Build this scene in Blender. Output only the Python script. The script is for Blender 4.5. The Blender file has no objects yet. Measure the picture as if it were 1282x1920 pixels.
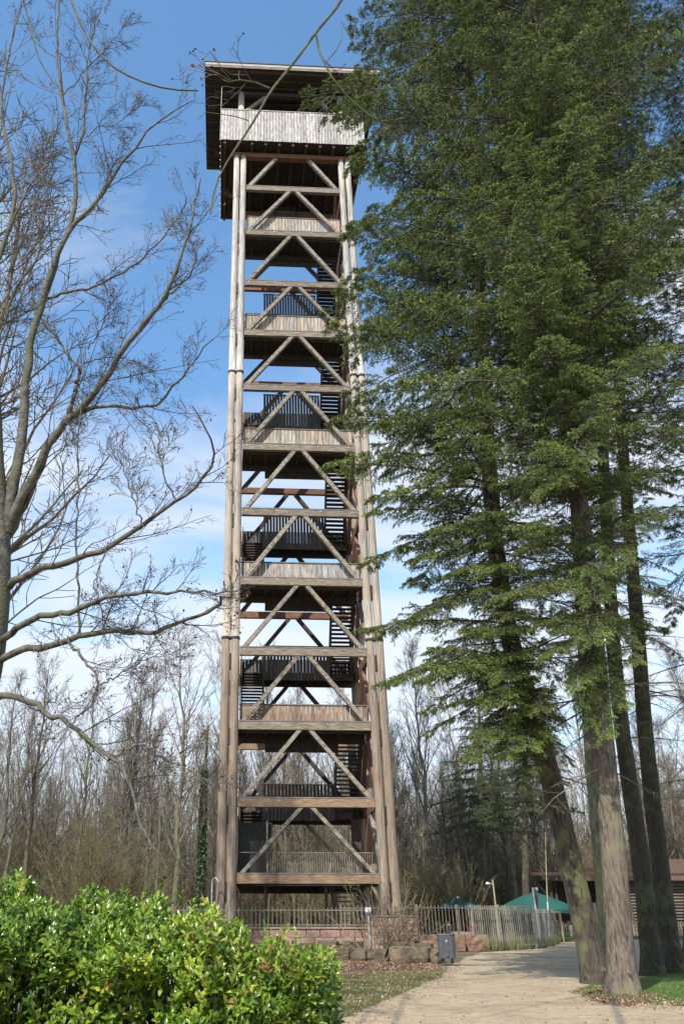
import bpy, math, random
import numpy as np
from mathutils import Matrix, Vector

random.seed(7)
rng = np.random.default_rng(7)
S = bpy.context.scene
C = S.collection
R = math.radians

# ------------------------------------------------------------------ camera, sky, sun, exposure
EYE = 1.6
F, PITCH, CX, CY = 1503.3, .4643, 495.7, 960.0          # measured lens of the 1282x1920 photograph (a crop, so the axis is off centre)
cam = bpy.data.cameras.new('camera'); camo = bpy.data.objects.new('camera', cam); C.objects.link(camo)
cam.sensor_fit = 'VERTICAL'; cam.sensor_height = 36; cam.sensor_width = 36
cam.lens = F / 1920 * 36
cam.shift_x = (641 - CX) / 1920
cam.clip_end = 3000; cam.clip_start = .05
camo.location = (0, 0, EYE); camo.rotation_euler = (math.pi / 2 + PITCH, 0, 0)
S.camera = camo

SUN_AZ, SUN_EL = R(205), R(44)                            # azimuth clockwise from +Y: behind the camera to the left
sun_dir = Vector((math.sin(SUN_AZ) * math.cos(SUN_EL), math.cos(SUN_AZ) * math.cos(SUN_EL), math.sin(SUN_EL)))
sl = bpy.data.lights.new('sun', 'SUN'); slo = bpy.data.objects.new('sun', sl); C.objects.link(slo)
sl.energy = 4.4; sl.angle = R(.5); sl.color = (1, .95, .87)
slo.rotation_euler = sun_dir.to_track_quat('Z', 'Y').to_euler()
slo.location = (-10, -10, 60)

world = bpy.data.worlds.new('World'); S.world = world; world.use_nodes = True
wt = world.node_tree; wn = wt.nodes; wl = wt.links
bg = wn['Background']
sky = wn.new('ShaderNodeTexSky'); sky.sky_type = 'NISHITA'; sky.sun_disc = False
sky.sun_elevation = SUN_EL; sky.sun_rotation = SUN_AZ; sky.air_density = 1.0; sky.dust_density = .6; sky.ozone_density = 2.2
tc = wn.new('ShaderNodeTexCoord')
sep = wn.new('ShaderNodeSeparateXYZ'); wl.new(tc.outputs['Generated'], sep.inputs[0])
def wmath(op, a, b=None, clamp=False):
    m = wn.new('ShaderNodeMath'); m.operation = op; m.use_clamp = clamp
    for i, v in enumerate((a, b)):
        if v is None: continue
        if isinstance(v, (int, float)): m.inputs[i].default_value = v
        else: wl.new(v, m.inputs[i])
    return m.outputs[0]
zz = wmath('MAXIMUM', wmath('ADD', sep.outputs[2], .12), .05)
comb = wn.new('ShaderNodeCombineXYZ')
wl.new(wmath('DIVIDE', sep.outputs[0], zz), comb.inputs[0]); wl.new(wmath('DIVIDE', sep.outputs[1], zz), comb.inputs[1])
mp = wn.new('ShaderNodeMapping'); wl.new(comb.outputs[0], mp.inputs[0]); mp.inputs['Scale'].default_value = (.8, 1.5, 1); mp.inputs['Rotation'].default_value = (0, 0, R(-25)); mp.inputs['Location'].default_value = (3.1, 1.7, 0)
nz = wn.new('ShaderNodeTexNoise'); wl.new(mp.outputs[0], nz.inputs['Vector']); nz.inputs['Scale'].default_value = 1.1; nz.inputs['Detail'].default_value = 7; nz.inputs['Roughness'].default_value = .56; nz.inputs['Distortion'].default_value = .5
# thin cloud gets thicker towards the horizon
lowness = wmath('SUBTRACT', 1.0, wmath('MULTIPLY', sep.outputs[2], 1.25), True)
cover = wmath('ADD', wmath('MULTIPLY', wmath('SUBTRACT', nz.outputs[0], .47), 4.6), wmath('SUBTRACT', wmath('MULTIPLY', lowness, 1.75), .24), True)
skyc = wn.new('ShaderNodeMix'); skyc.data_type = 'RGBA'
tint = wn.new('ShaderNodeMix'); tint.data_type = 'RGBA'; tint.blend_type = 'MULTIPLY'; tint.inputs[0].default_value = 1; wl.new(sky.outputs[0], tint.inputs[6]); tint.inputs[7].default_value = (1.18, 1.50, 1.56, 1)
wl.new(wmath('MULTIPLY', cover, .88), skyc.inputs[0]); wl.new(tint.outputs[2], skyc.inputs[6])
skyc.inputs[7].default_value = (4.7, 4.95, 5.35, 1)
wl.new(skyc.outputs[2], bg.inputs[0]); bg.inputs[1].default_value = .15

S.render.engine = 'CYCLES'
S.cycles.max_bounces = 5; S.cycles.diffuse_bounces = 3; S.cycles.glossy_bounces = 2; S.cycles.transmission_bounces = 3; S.cycles.transparent_max_bounces = 4
S.view_settings.view_transform = 'Standard'; S.view_settings.look = 'None'; S.view_settings.exposure = .40; S.view_settings.gamma = 1
S.view_settings.use_curve_mapping = False

# ------------------------------------------------------------------ places: a pixel of the photograph -> a point of the world
def ray(px, py):
    x = (px - CX) / F; y = -(py - CY) / F
    return np.array([x, math.cos(PITCH) - y * math.sin(PITCH), math.sin(PITCH) + y * math.cos(PITCH)])
def G(px, py, z=0.0):
    d = ray(px, py); t = (z - EYE) / d[2]; return np.array([d[0] * t, d[1] * t, z])
def at(px, py, Y):
    d = ray(px, py); return d * (Y / d[1]) + np.array([0, 0, EYE])

# ------------------------------------------------------------------ materials
def lin(c): return tuple(c) + (1,) if len(c) == 3 else tuple(c)
def material(name, c1, c2=None, c3=None, scale=4.0, stretch=(1, 1, 1), rough=.8, bump=.0, bscale=None, rand=.0, detail=5, attr=None, attr_cols=None, trans=0.0, coord='Object', ramp=(.35, .65), spec=.5, metallic=0, big=None, streak=0):
    m = bpy.data.materials.new(name); m.use_nodes = True
    t = m.node_tree; n = t.nodes; l = t.links; b = n['Principled BSDF']
    b.inputs['Roughness'].default_value = rough; b.inputs['Metallic'].default_value = metallic
    b.inputs['Specular IOR Level'].default_value = spec
    co = n.new('ShaderNodeTexCoord'); mpp = n.new('ShaderNodeMapping'); mpp.inputs['Scale'].default_value = stretch
    src = co.outputs['Object']
    if coord == 'World':
        g = n.new('ShaderNodeNewGeometry'); src = g.outputs['Position']
    if rand:
        oi = n.new('ShaderNodeObjectInfo'); va = n.new('ShaderNodeVectorMath'); va.operation = 'ADD'
        vs = n.new('ShaderNodeVectorMath'); vs.operation = 'SCALE'; vs.inputs[0].default_value = (31, 17, 43); l.new(oi.outputs['Random'], vs.inputs['Scale'])
        l.new(src, va.inputs[0]); l.new(vs.outputs[0], va.inputs[1]); src = va.outputs[0]
    l.new(src, mpp.inputs[0])
    nt = n.new('ShaderNodeTexNoise'); nt.inputs['Scale'].default_value = scale; nt.inputs['Detail'].default_value = detail; nt.inputs['Roughness'].default_value = .62
    l.new(mpp.outputs[0], nt.inputs['Vector'])
    cr = n.new('ShaderNodeValToRGB'); l.new(nt.outputs[0], cr.inputs[0])
    cr.color_ramp.elements[0].position = ramp[0]; cr.color_ramp.elements[1].position = ramp[1]
    cr.color_ramp.elements[0].color = lin(c1); cr.color_ramp.elements[1].color = lin(c2 or c1)
    col = cr.outputs[0]
    if c3:
        n2 = n.new('ShaderNodeTexNoise'); n2.inputs['Scale'].default_value = big or scale * .23; n2.inputs['Detail'].default_value = 3
        l.new(src, n2.inputs['Vector'])
        r2 = n.new('ShaderNodeValToRGB'); l.new(n2.outputs[0], r2.inputs[0]); r2.color_ramp.elements[0].position = .48; r2.color_ramp.elements[1].position = .62
        mx = n.new('ShaderNodeMix'); mx.data_type = 'RGBA'; l.new(r2.outputs[0], mx.inputs[0]); l.new(col, mx.inputs[6]); mx.inputs[7].default_value = lin(c3); col = mx.outputs[2]
    if streak:
        m3 = n.new('ShaderNodeMapping'); m3.inputs['Scale'].default_value = [v * (3 if v == max(stretch) and max(stretch) > 1 else 1.0) for v in stretch]; l.new(src, m3.inputs[0])
        n3 = n.new('ShaderNodeTexNoise'); n3.inputs['Scale'].default_value = scale; n3.inputs['Detail'].default_value = 2; l.new(m3.outputs[0], n3.inputs['Vector'])
        r3 = n.new('ShaderNodeValToRGB'); l.new(n3.outputs[0], r3.inputs[0]); r3.color_ramp.elements[0].position = .60; r3.color_ramp.elements[1].position = .66; r3.color_ramp.elements[1].color = (streak,) * 3 + (1,)
        x3 = n.new('ShaderNodeMix'); x3.data_type = 'RGBA'; l.new(r3.outputs[0], x3.inputs[0]); l.new(col, x3.inputs[6]); x3.inputs[7].default_value = lin([v * .3 for v in c1]); col = x3.outputs[2]
    if attr:
        a = n.new('ShaderNodeAttribute'); a.attribute_name = attr
        ar = n.new('ShaderNodeValToRGB'); l.new(a.outputs['Fac'], ar.inputs[0]); e = ar.color_ramp.elements
        e[0].position = attr_cols[0][0]; e[0].color = lin(attr_cols[0][1]); e[1].position = attr_cols[-1][0]; e[1].color = lin(attr_cols[-1][1])
        for ps, cc in attr_cols[1:-1]:
            q = e.new(ps); q.color = lin(cc)
        mx = n.new('ShaderNodeMix'); mx.data_type = 'RGBA'; mx.blend_type = 'MULTIPLY'; mx.inputs[0].default_value = 1; l.new(ar.outputs[0], mx.inputs[6]); l.new(col, mx.inputs[7]); col = mx.outputs[2]
    if rand:
        hs = n.new('ShaderNodeHueSaturation'); l.new(col, hs.inputs['Color'])
        mr = n.new('ShaderNodeMapRange'); l.new(oi.outputs['Random'], mr.inputs[0]); mr.inputs[3].default_value = 1 - rand; mr.inputs[4].default_value = 1 + rand
        l.new(mr.outputs[0], hs.inputs['Value']); col = hs.outputs[0]
    l.new(col, b.inputs['Base Color'])
    if bump:
        bt = n.new('ShaderNodeTexNoise'); bt.inputs['Scale'].default_value = bscale or scale * 2; bt.inputs['Detail'].default_value = 6; l.new(mpp.outputs[0], bt.inputs['Vector'])
        bp = n.new('ShaderNodeBump'); bp.inputs['Strength'].default_value = bump; bp.inputs['Distance'].default_value = .05; l.new(bt.outputs[0], bp.inputs['Height']); l.new(bp.outputs[0], b.inputs['Normal'])
    if trans:
        tr = n.new('ShaderNodeBsdfTranslucent'); l.new(col, tr.inputs[0]); ms = n.new('ShaderNodeMixShader'); ms.inputs[0].default_value = trans
        l.new(b.outputs[0], ms.inputs[1]); l.new(tr.outputs[0], ms.inputs[2]); l.new(ms.outputs[0], n['Material Output'].inputs[0])
    return m

M = {}
M['log_silver'] = material('log_silver', (.25, .22, .19), (.62, .57, .50), scale=5, stretch=(3.5, 3.5, .16), rough=.85, bump=.45, rand=.08, streak=.75)
M['log_mid'] = material('log_mid', (.20, .165, .135), (.50, .43, .355), c3=(.42, .345, .265), big=.5, scale=5, stretch=(3.5, 3.5, .16), rough=.85, bump=.45, rand=.08, streak=.75)
M['log_warm'] = material('log_warm', (.14, .105, .08), (.36, .285, .215), c3=(.28, .21, .15), big=.45, scale=5, stretch=(3.5, 3.5, .16), rough=.85, bump=.45, rand=.08, streak=.75)
M['beam_grey'] = material('beam_grey', (.10, .075, .055), (.34, .29, .225), scale=4, stretch=(.5, 5, 7), rough=.85, bump=.3, rand=.12, streak=.75)
M['beam_warm'] = material('beam_warm', (.17, .105, .065), (.37, .25, .155), scale=4, stretch=(.5, 5, 7), rough=.8, bump=.25, rand=.12, streak=.75)
M['brace'] = material('brace', (.11, .09, .07), (.36, .32, .255), scale=4, stretch=(.7, .7, 1.0), rough=.85, bump=.3, rand=.14, streak=.75)
M['cap'] = material('cap_board', (.12, .10, .085), (.24, .21, .175), scale=5, stretch=(.4, 5, 5), rough=.85, bump=.3, rand=.1)
M['dark_wood'] = material('dark_wood', (.03, .022, .017), (.075, .055, .042), scale=4, stretch=(1, 1, 1), rough=.85, bump=.2, rand=.2)  # on rafters and under the tower decks, their shade is put into this colour
M['red_wood'] = material('red_wood', (.12, .055, .032), (.25, .125, .075), scale=4, stretch=(.6, 3, 3), rough=.8, bump=.2, rand=.2)
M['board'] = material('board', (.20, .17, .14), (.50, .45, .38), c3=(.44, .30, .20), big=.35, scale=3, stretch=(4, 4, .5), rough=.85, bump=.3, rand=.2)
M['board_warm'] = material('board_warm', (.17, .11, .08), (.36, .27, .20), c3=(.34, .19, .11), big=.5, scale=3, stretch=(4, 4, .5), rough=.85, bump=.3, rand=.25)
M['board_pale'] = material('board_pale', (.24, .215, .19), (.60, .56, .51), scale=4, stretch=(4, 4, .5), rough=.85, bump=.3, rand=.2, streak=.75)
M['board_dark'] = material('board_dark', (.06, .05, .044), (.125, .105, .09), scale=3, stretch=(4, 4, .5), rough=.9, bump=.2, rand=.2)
M['iron'] = material('iron', (.03, .028, .027), (.06, .055, .05), scale=9, rough=.6, metallic=.6)
M['galv'] = material('galv', (.42, .43, .44), (.6, .61, .62), scale=14, rough=.5, metallic=.5)
M['fence_metal'] = material('fence_metal', (.12, .105, .08), (.26, .23, .18), scale=6, rough=.6, rand=.14)
M['roof_edge'] = material('roof_edge', (.32, .29, .27), (.46, .43, .40), scale=3, stretch=(.3, 3, 3), rough=.8, bump=.1)
M['roof_green'] = material('roof_green', (.012, .045, .035), rough=.6)

# ------------------------------------------------------------------ mesh helpers
def link(o): C.objects.link(o); return o
def mesh_np(name, V, quads=None, tris=None, mats=(), qmat=None, tmat=None, smooth=False, attr=None):
    V = np.asarray(V, dtype=np.float32).reshape(-1, 3)
    q = np.zeros((0, 4), int) if quads is None else np.asarray(quads).reshape(-1, 4); t = np.zeros((0, 3), int) if tris is None else np.asarray(tris).reshape(-1, 3)
    me = bpy.data.meshes.new(name); nl = len(q) * 4 + len(t) * 3; nf = len(q) + len(t)
    me.vertices.add(len(V)); me.vertices.foreach_set('co', V.ravel())
    me.loops.add(nl); me.loops.foreach_set('vertex_index', np.concatenate([q.ravel(), t.ravel()]).astype(np.int32))
    me.polygons.add(nf)
    st = np.concatenate([np.arange(len(q)) * 4, len(q) * 4 + np.arange(len(t)) * 3]).astype(np.int32)
    me.polygons.foreach_set('loop_start', st)
    mi = np.concatenate([np.zeros(len(q), int) if qmat is None else np.broadcast_to(qmat, len(q)), np.zeros(len(t), int) if tmat is None else np.broadcast_to(tmat, len(t))]).astype(np.int32)
    me.polygons.foreach_set('material_index', mi)
    me.polygons.foreach_set('use_smooth', np.full(nf, smooth, dtype=bool))
    for m in mats: me.materials.append(m)
    if attr is not None:
        a = me.attributes.new('rnd', 'FLOAT', 'POINT'); a.data.foreach_set('value', np.asarray(attr, dtype=np.float32))
    me.update(calc_edges=True); me.validate(verbose=False)
    return me
def put(name, me, parent=None, loc=(0, 0, 0), rot=(0, 0, 0), scale=(1, 1, 1)):
    o = bpy.data.objects.new(name, me); link(o); o.location = loc; o.rotation_euler = rot; o.scale = scale
    if parent is not None: o.parent = parent
    return o
def tag(o, label=None, cat=None, group=None, kind=None):
    if label: o['label'] = label
    if cat: o['category'] = cat
    if group: o['group'] = group
    if kind: o['kind'] = kind
    return o
def empty(name, loc=(0, 0, 0), rz=0, label=None, cat=None, group=None):
    o = bpy.data.objects.new(name, None); link(o); o.location = loc; o.rotation_euler = (0, 0, rz); o.empty_display_size = .2
    return tag(o, label, cat, group)
class MB:
    def __init__(s): s.V = []; s.Q = []; s.T = []; s.n = 0
    def add(s, V, Q=None, T=None):
        V = np.asarray(V, float).reshape(-1, 3)
        if Q is not None: s.Q.append(np.asarray(Q).reshape(-1, 4) + s.n)
        if T is not None: s.T.append(np.asarray(T).reshape(-1, 3) + s.n)
        s.V.append(V); s.n += len(V); return s
    BQ = [[0, 3, 2, 1], [4, 5, 6, 7], [0, 1, 5, 4], [1, 2, 6, 5], [2, 3, 7, 6], [3, 0, 4, 7]]
    def box(s, x0, x1, y0, y1, z0, z1):
        return s.add([(x0, y0, z0), (x1, y0, z0), (x1, y1, z0), (x0, y1, z0), (x0, y0, z1), (x1, y0, z1), (x1, y1, z1), (x0, y1, z1)], s.BQ)
    def bar(s, a, b, w, h, up=(0, 0, 1)):           # rectangular bar: w across, h along up
        a = np.array(a, float); b = np.array(b, float); d = b - a; d /= np.linalg.norm(d); u = np.array(up, float); x = np.cross(d, u); x /= np.linalg.norm(x); u = np.cross(x, d)
        x *= w / 2; u *= h / 2
        return s.add([a - x - u, a + x - u, a + x + u, a - x + u, b - x - u, b + x - u, b + x + u, b - x + u], s.BQ)
    def tube(s, P, r, k=8, cap=True):
        P = np.asarray(P, float)[None]; r = np.broadcast_to(np.asarray(r, float), P.shape[1])[None]
        V, Q = tubes(P, r, k); n0 = s.n; s.add(V, Q)
        if cap:
            n = P.shape[1]
            for base in (0, (n - 1) * k):
                s.V.append(P[0, 0 if base == 0 else -1][None]); c = s.n; s.n += 1
                s.T.append(np.array([[c, n0 + base + i, n0 + base + (i + 1) % k] for i in range(k)]))
        return s
    def build(s, name, m, parent=None, smooth=False):
        me = mesh_np(name, np.concatenate(s.V), np.concatenate(s.Q) if s.Q else None, np.concatenate(s.T) if s.T else None, [m], smooth=smooth)
        return put(name, me, parent)
def tubes(P, Rr, k=3):                                # P (M,n,3), Rr (M,n) -> vertices and quads of M tubes
    P = np.asarray(P, float); Mn, n, _ = P.shape
    T = np.gradient(P, axis=1); T /= np.linalg.norm(T, axis=2, keepdims=True) + 1e-9
    D = P[:, -1] - P[:, 0]; ref = np.where(np.abs(D[:, 2:3]) > .8 * (np.linalg.norm(D, axis=1, keepdims=True) + 1e-9), np.array([[1., 0.2, 0]]), np.array([[0, 0, 1.]]))[:, None]
    A = np.cross(T, np.broadcast_to(ref, T.shape)); A /= np.linalg.norm(A, axis=2, keepdims=True) + 1e-9; B = np.cross(T, A)
    an = np.arange(k) * 2 * math.pi / k
    V = P[:, :, None] + Rr[:, :, None, None] * (A[:, :, None] * np.cos(an)[None, None, :, None] + B[:, :, None] * np.sin(an)[None, None, :, None])
    idx = np.arange(Mn * n * k).reshape(Mn, n, k); a = idx[:, :-1]; b = idx[:, 1:]
    Q = np.stack([a, np.roll(a, -1, 2), np.roll(b, -1, 2), b], -1).reshape(-1, 4)
    return V.reshape(-1, 3), Q
def unit(v): return v / (np.linalg.norm(v, axis=-1, keepdims=True) + 1e-9)
def grow(st, d, L, n, wig=.15, up=0.0):               # grow M wiggly shoots
    Mn = len(st); P = np.zeros((Mn, n, 3)); P[:, 0] = st; d = unit(np.array(d, float)); step = (np.asarray(L) / (n - 1)).reshape(-1, 1)
    for i in range(1, n):
        d = unit(d + rng.normal(0, wig, (Mn, 3)) + np.array([0, 0, up])); P[:, i] = P[:, i - 1] + d * step
    return P
def kids(P, Rr, per, t0, t1, ang, lf, n, wig, up, rf=.6, taper=.35, lmin=.05, planar=None):
    Mn, npt, _ = P.shape; per = int(per)
    t = (np.tile((np.arange(per) + .5) / per, (Mn, 1)) + rng.uniform(-.5, .5, (Mn, per)) / per) * (t1 - t0) + t0
    f = t * (npt - 1); i = np.clip(f.astype(int), 0, npt - 2); fr = (f - i)[..., None]; mi = np.arange(Mn)[:, None]
    a = P[mi, i]; b = P[mi, i + 1]; st = (a + (b - a) * fr).reshape(-1, 3); tan = unit(b - a).reshape(-1, 3)
    r = (Rr[mi, i] + (Rr[mi, i + 1] - Rr[mi, i]) * fr[..., 0]).reshape(-1)
    Lp = np.linalg.norm(np.diff(P, axis=1), axis=2).sum(1)[:, None]
    L = np.maximum((Lp * lf * (1.08 - t) ** .7 * rng.uniform(.6, 1.25, (Mn, per))).reshape(-1), lmin)
    rv = rng.normal(0, 1, tan.shape)
    if planar is not None:
        side = np.tile(np.where(np.arange(per) % 2 == 0, 1., -1.), Mn)[:, None]
        rv = side * np.cross(tan, np.array([0, 0, 1.])) + rng.normal(0, planar, tan.shape)
    perp = unit(rv - (rv * tan).sum(1, keepdims=True) * tan)
    aa = R(ang) * rng.uniform(.7, 1.25, (len(st), 1))
    d = tan * np.cos(aa) + perp * np.sin(aa)
    Pn = grow(st, d, L, n, wig, up)
    Rn = (r * rf)[:, None] * np.linspace(1, taper, n)[None]
    return Pn, Rn

# ------------------------------------------------------------------ ground
def blob(name, pts, z, m, kind='structure', noise=.25, sub=14, seed=1):
    """flat sheet with an uneven outline through pts"""
    rg = np.random.default_rng(seed); out = []
    pts = [np.array(p[:2], float) for p in pts]
    for i in range(len(pts)):
        a, b = pts[i], pts[(i + 1) % len(pts)]
        for k in range(sub):
            p = a + (b - a) * k / sub; d = np.linalg.norm(p)
            out.append(p + rg.normal(0, 1, 2) * noise * min(1, 8 / max(d, 1)) * (.15 + .03 * d))
    me = bpy.data.meshes.new(name); me.from_pydata([(p[0], p[1], z) for p in out], [], [list(range(len(out)))]); me.materials.append(m)
    return tag(put(name, me), kind=kind)
def ground_mat(name, cols, scales, bump=.4):
    m = bpy.data.materials.new(name); m.use_nodes = True; t = m.node_tree; n = t.nodes; l = t.links; b = n['Principled BSDF']; b.inputs['Roughness'].default_value = .95; b.inputs['Specular IOR Level'].default_value = .15
    g = n.new('ShaderNodeNewGeometry'); col = None
    for i, ((c1, c2, p0, p1), sc) in enumerate(zip(cols, scales)):
        nt = n.new('ShaderNodeTexNoise'); nt.inputs['Scale'].default_value = sc; nt.inputs['Detail'].default_value = 8; nt.inputs['Roughness'].default_value = .65; l.new(g.outputs['Position'], nt.inputs['Vector'])
        cr = n.new('ShaderNodeValToRGB'); cr.color_ramp.elements[0].position = p0; cr.color_ramp.elements[1].position = p1; l.new(nt.outputs[0], cr.inputs[0])
        if col is None:
            cr.color_ramp.elements[0].color = lin(c1); cr.color_ramp.elements[1].color = lin(c2); col = cr.outputs[0]
        else:
            mx = n.new('ShaderNodeMix'); mx.data_type = 'RGBA'; l.new(cr.outputs[0], mx.inputs[0]); l.new(col, mx.inputs[6]); mx.inputs[7].default_value = lin(c2); col = mx.outputs[2]
    l.new(col, b.inputs['Base Color'])
    bt = n.new('ShaderNodeTexNoise'); bt.inputs['Scale'].default_value = 35; bt.inputs['Detail'].default_value = 6; l.new(g.outputs['Position'], bt.inputs['Vector'])
    bp = n.new('ShaderNodeBump'); bp.inputs['Strength'].default_value = bump; bp.inputs['Distance'].default_value = .03; l.new(bt.outputs[0], bp.inputs['Height']); l.new(bp.outputs[0], b.inputs['Normal'])
    return m
M['forest_floor'] = ground_mat('forest_floor', [((.10, .075, .05), (.20, .15, .10), .35, .65), (None, (.075, .09, .035), .50, .62), (None, (.24, .17, .11), .60, .70)], [1.2, .35, 9])
M['gravel'] = ground_mat('gravel', [((.33, .25, .155), (.49, .39, .26), .3, .7), (None, (.26, .19, .12), .50, .70), (None, (.15, .115, .085), .57, .66), (None, (.60, .52, .41), .60, .67), (None, (.20, .15, .10), .58, .64)], [2.6, .5, 18, 45, 7], .9)
M['lawn'] = ground_mat('lawn', [((.06, .11, .02), (.11, .17, .035), .35, .65), (None, (.20, .16, .10), .50, .60)], [3, 1.1])
M['thin_lawn'] = ground_mat('thin_lawn', [((.13, .14, .055), (.20, .19, .09), .35, .65), (None, (.34, .28, .20), .48, .62), (None, (.10, .13, .035), .56, .64)], [3, .45, 1.6])
M['bed'] = ground_mat('bed', [((.12, .065, .04), (.24, .14, .09), .35, .65), (None, (.33, .22, .14), .58, .66), (None, (.09, .09, .04), .58, .7)], [5, 22, .8], .8)
gm = MB().add([(-600, -100, 0), (600, -100, 0), (600, 900, 0), (-600, 900, 0)], [[0, 1, 2, 3]]); tag(gm.build('ground', M['forest_floor']), kind='structure')
gp = [(-12, -6), (14, -6), (16, 12), (19, 17.5), (26, 22), (26, 30), (46, 46), (48, 62), G(1282, 1764), G(1120, 1761), G(1070, 1762), G(1052, 1767), G(1040, 1774), G(1005, 1780), G(905, 1786), G(866, 1799), G(838, 1819), G(808, 1838), G(752, 1862), G(700, 1885), G(655, 1905), G(610, 1960), (-2, 8)]
blob('path', gp, .012, M['gravel'], noise=.30, seed=3)
blob('thin_grass_verge', [(-9, 9), (1.2, 10.5), G(640, 1930), G(668, 1908), G(722, 1882), G(775, 1860), G(830, 1833), G(852, 1815), G(830, 1806), G(760, 1822), G(640, 1824), (-3, 26), (-14, 22)], .008, M['thin_lawn'], noise=.4, seed=5)
blob('planting_bed', [G(560, 1834), G(640, 1832), G(740, 1828), G(812, 1822), G(838, 1806), G(820, 1796), G(640, 1796), G(480, 1796)], .016, M['bed'], noise=.3, seed=9)
blob('lawn', [G(1074, 1863), G(1105, 1872), G(1150, 1881), G(1220, 1884), G(1300, 1889), (20, 18), (27, 27), G(1310, 1818), G(1240, 1829), G(1180, 1836), G(1110, 1846)], .018, M['lawn'], noise=.25, seed=11)
blob('far_lawn', [G(1046, 1765), G(1120, 1757.5), G(1290, 1757.5), (60, 62), (60, 69.4), (20, 69.4), G(1040, 1757)], .02, M['lawn'], noise=.2, seed=12)

def blades(name, poly, n, h, cols, seed, w=.006):
    """grass blades or leaf flakes scattered in a polygon"""
    rg = np.random.default_rng(seed); poly = np.array([p[:2] for p in poly]); lo, hi = poly.min(0), poly.max(0); pts = []
    X = rg.uniform(lo, hi, (n * 4, 2)); inside = np.zeros(len(X), bool); j = len(poly) - 1
    for i in range(len(poly)):
        xi, yi = poly[i]; xj, yj = poly[j]
        c = ((yi > X[:, 1]) != (yj > X[:, 1])) & (X[:, 0] < (xj - xi) * (X[:, 1] - yi) / (yj - yi + 1e-12) + xi); inside ^= c; j = i
    return X[inside][:n], rg
def grass(name, poly, n, h, m, seed, w=.007, kind='stuff', base=.015):
    X, rg = blades(name, poly, n, h, None, seed); k = len(X); a = rg.uniform(0, 2 * math.pi, k); H = h * rg.uniform(.4, 1.3, k)
    b = np.c_[X, np.full(k, base)]; s = np.c_[np.cos(a) * w, np.sin(a) * w, np.zeros(k)]; tip = b + np.c_[rg.normal(0, .35, k) * H, rg.normal(0, .35, k) * H, H]
    V = np.stack([b - s, b + s, tip], 1).reshape(-1, 3); T = np.arange(3 * k).reshape(-1, 3)
    return tag(put(name, mesh_np(name, V, None, T, [m], attr=np.repeat(rg.uniform(0, 1, k), 3))), kind=kind)
M['blade'] = material('blade', (1, 1, 1), (1, 1, 1), attr='rnd', attr_cols=[(0, (.045, .105, .012)), (.7, (.095, .19, .025)), (1, (.26, .26, .08))], rough=.6, trans=.3)
M['dryblade'] = material('dryblade', (1, 1, 1), (1, 1, 1), attr='rnd', attr_cols=[(0, (.08, .12, .025)), (.6, (.17, .18, .06)), (1, (.34, .28, .16))], rough=.7, trans=.25)
M['litter'] = material('litter', (1, 1, 1), (1, 1, 1), attr='rnd', attr_cols=[(0, (.12, .06, .035)), (.6, (.30, .17, .10)), (1, (.55, .42, .30))], rough=.8)
grass('grass', [G(1074, 1863), G(1105, 1872), G(1150, 1881), G(1220, 1884), G(1300, 1889), (20, 18), (24, 25), G(1310, 1820), G(1240, 1831), G(1180, 1838), G(1110, 1848)], 42000, .05, M['blade'], 21)
grass('grass', [G(640, 1912), G(680, 1896), G(722, 1878), G(775, 1856), G(826, 1831), G(838, 1820), G(770, 1823), G(630, 1826)], 26000, .045, M['dryblade'], 22)
grass('weeds', [G(905, 1785), G(1005, 1779), G(1042, 1773), G(1050, 1768), G(1035, 1766), G(905, 1776)], 9000, .42, M['dryblade'], 23, w=.014)
grass('grass', [G(1046, 1763), G(1290, 1759), (40, 69), (22, 69)], 12000, .12, M['blade'], 24, w=.02)

def flakes(name, poly, n, size, m, seed, z0=.02):
    X, rg = blades(name, poly, n, 0, None, seed); k = len(X); a = rg.uniform(0, 6.3, k); L = size * rg.uniform(.5, 1.3, k)
    d = np.c_[np.cos(a), np.sin(a), rg.normal(0, .5, k)] * L[:, None]; s = np.c_[-np.sin(a), np.cos(a), rg.normal(0, .5, k)] * (L * .4)[:, None]; c = np.c_[X, z0 + L * .35]
    V = np.stack([c - d, c - s, c + d, c + s], 1).reshape(-1, 3)
    return tag(put(name, mesh_np(name, V, np.arange(4 * k).reshape(-1, 4), None, [m], attr=np.repeat(rg.uniform(0, 1, k), 4))), kind='stuff')
flakes('leaf_litter', [G(560, 1838), G(640, 1838), G(770, 1832), G(830, 1822), G(838, 1806), G(820, 1792), G(480, 1792)], 9000, .035, M['litter'], 31)
flakes('leaf_litter', [G(640, 1912), G(680, 1896), G(735, 1872), G(830, 1831), G(860, 1822), G(770, 1823), G(630, 1826)], 2200, .03, M['litter'], 32, .03)
blob('soil_patch', [G(1092, 1866), G(1130, 1884), G(1180, 1888), G(1215, 1880), G(1222, 1866), G(1185, 1856), G(1120, 1852)], .022, M['bed'], noise=.3, seed=14)
flakes('leaf_litter', [G(1062, 1862), G(1110, 1884), G(1180, 1895), G(1290, 1897), G(1290, 1880), G(1215, 1862), G(1120, 1850)], 2600, .022, M['litter'], 35, .03)
flakes('leaf_litter', [G(640, 1925), G(668, 1900), G(722, 1876), G(830, 1829), G(862, 1806), G(872, 1812), G(850, 1835), G(760, 1880), G(690, 1925)], 2600, .022, M['litter'], 36, .02)
M['pebble'] = material('pebble', (.20, .155, .12), (.5, .43, .35), scale=.8, coord='World', rough=.9)
flakes('gravel', [G(650, 1925), G(700, 1888), G(830, 1826), G(860, 1805), G(1040, 1782), G(1060, 1860), G(1100, 1880), G(1282, 1898), (12, 12), (2, 12)], 16000, .014, M['pebble'], 33, .004)
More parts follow.
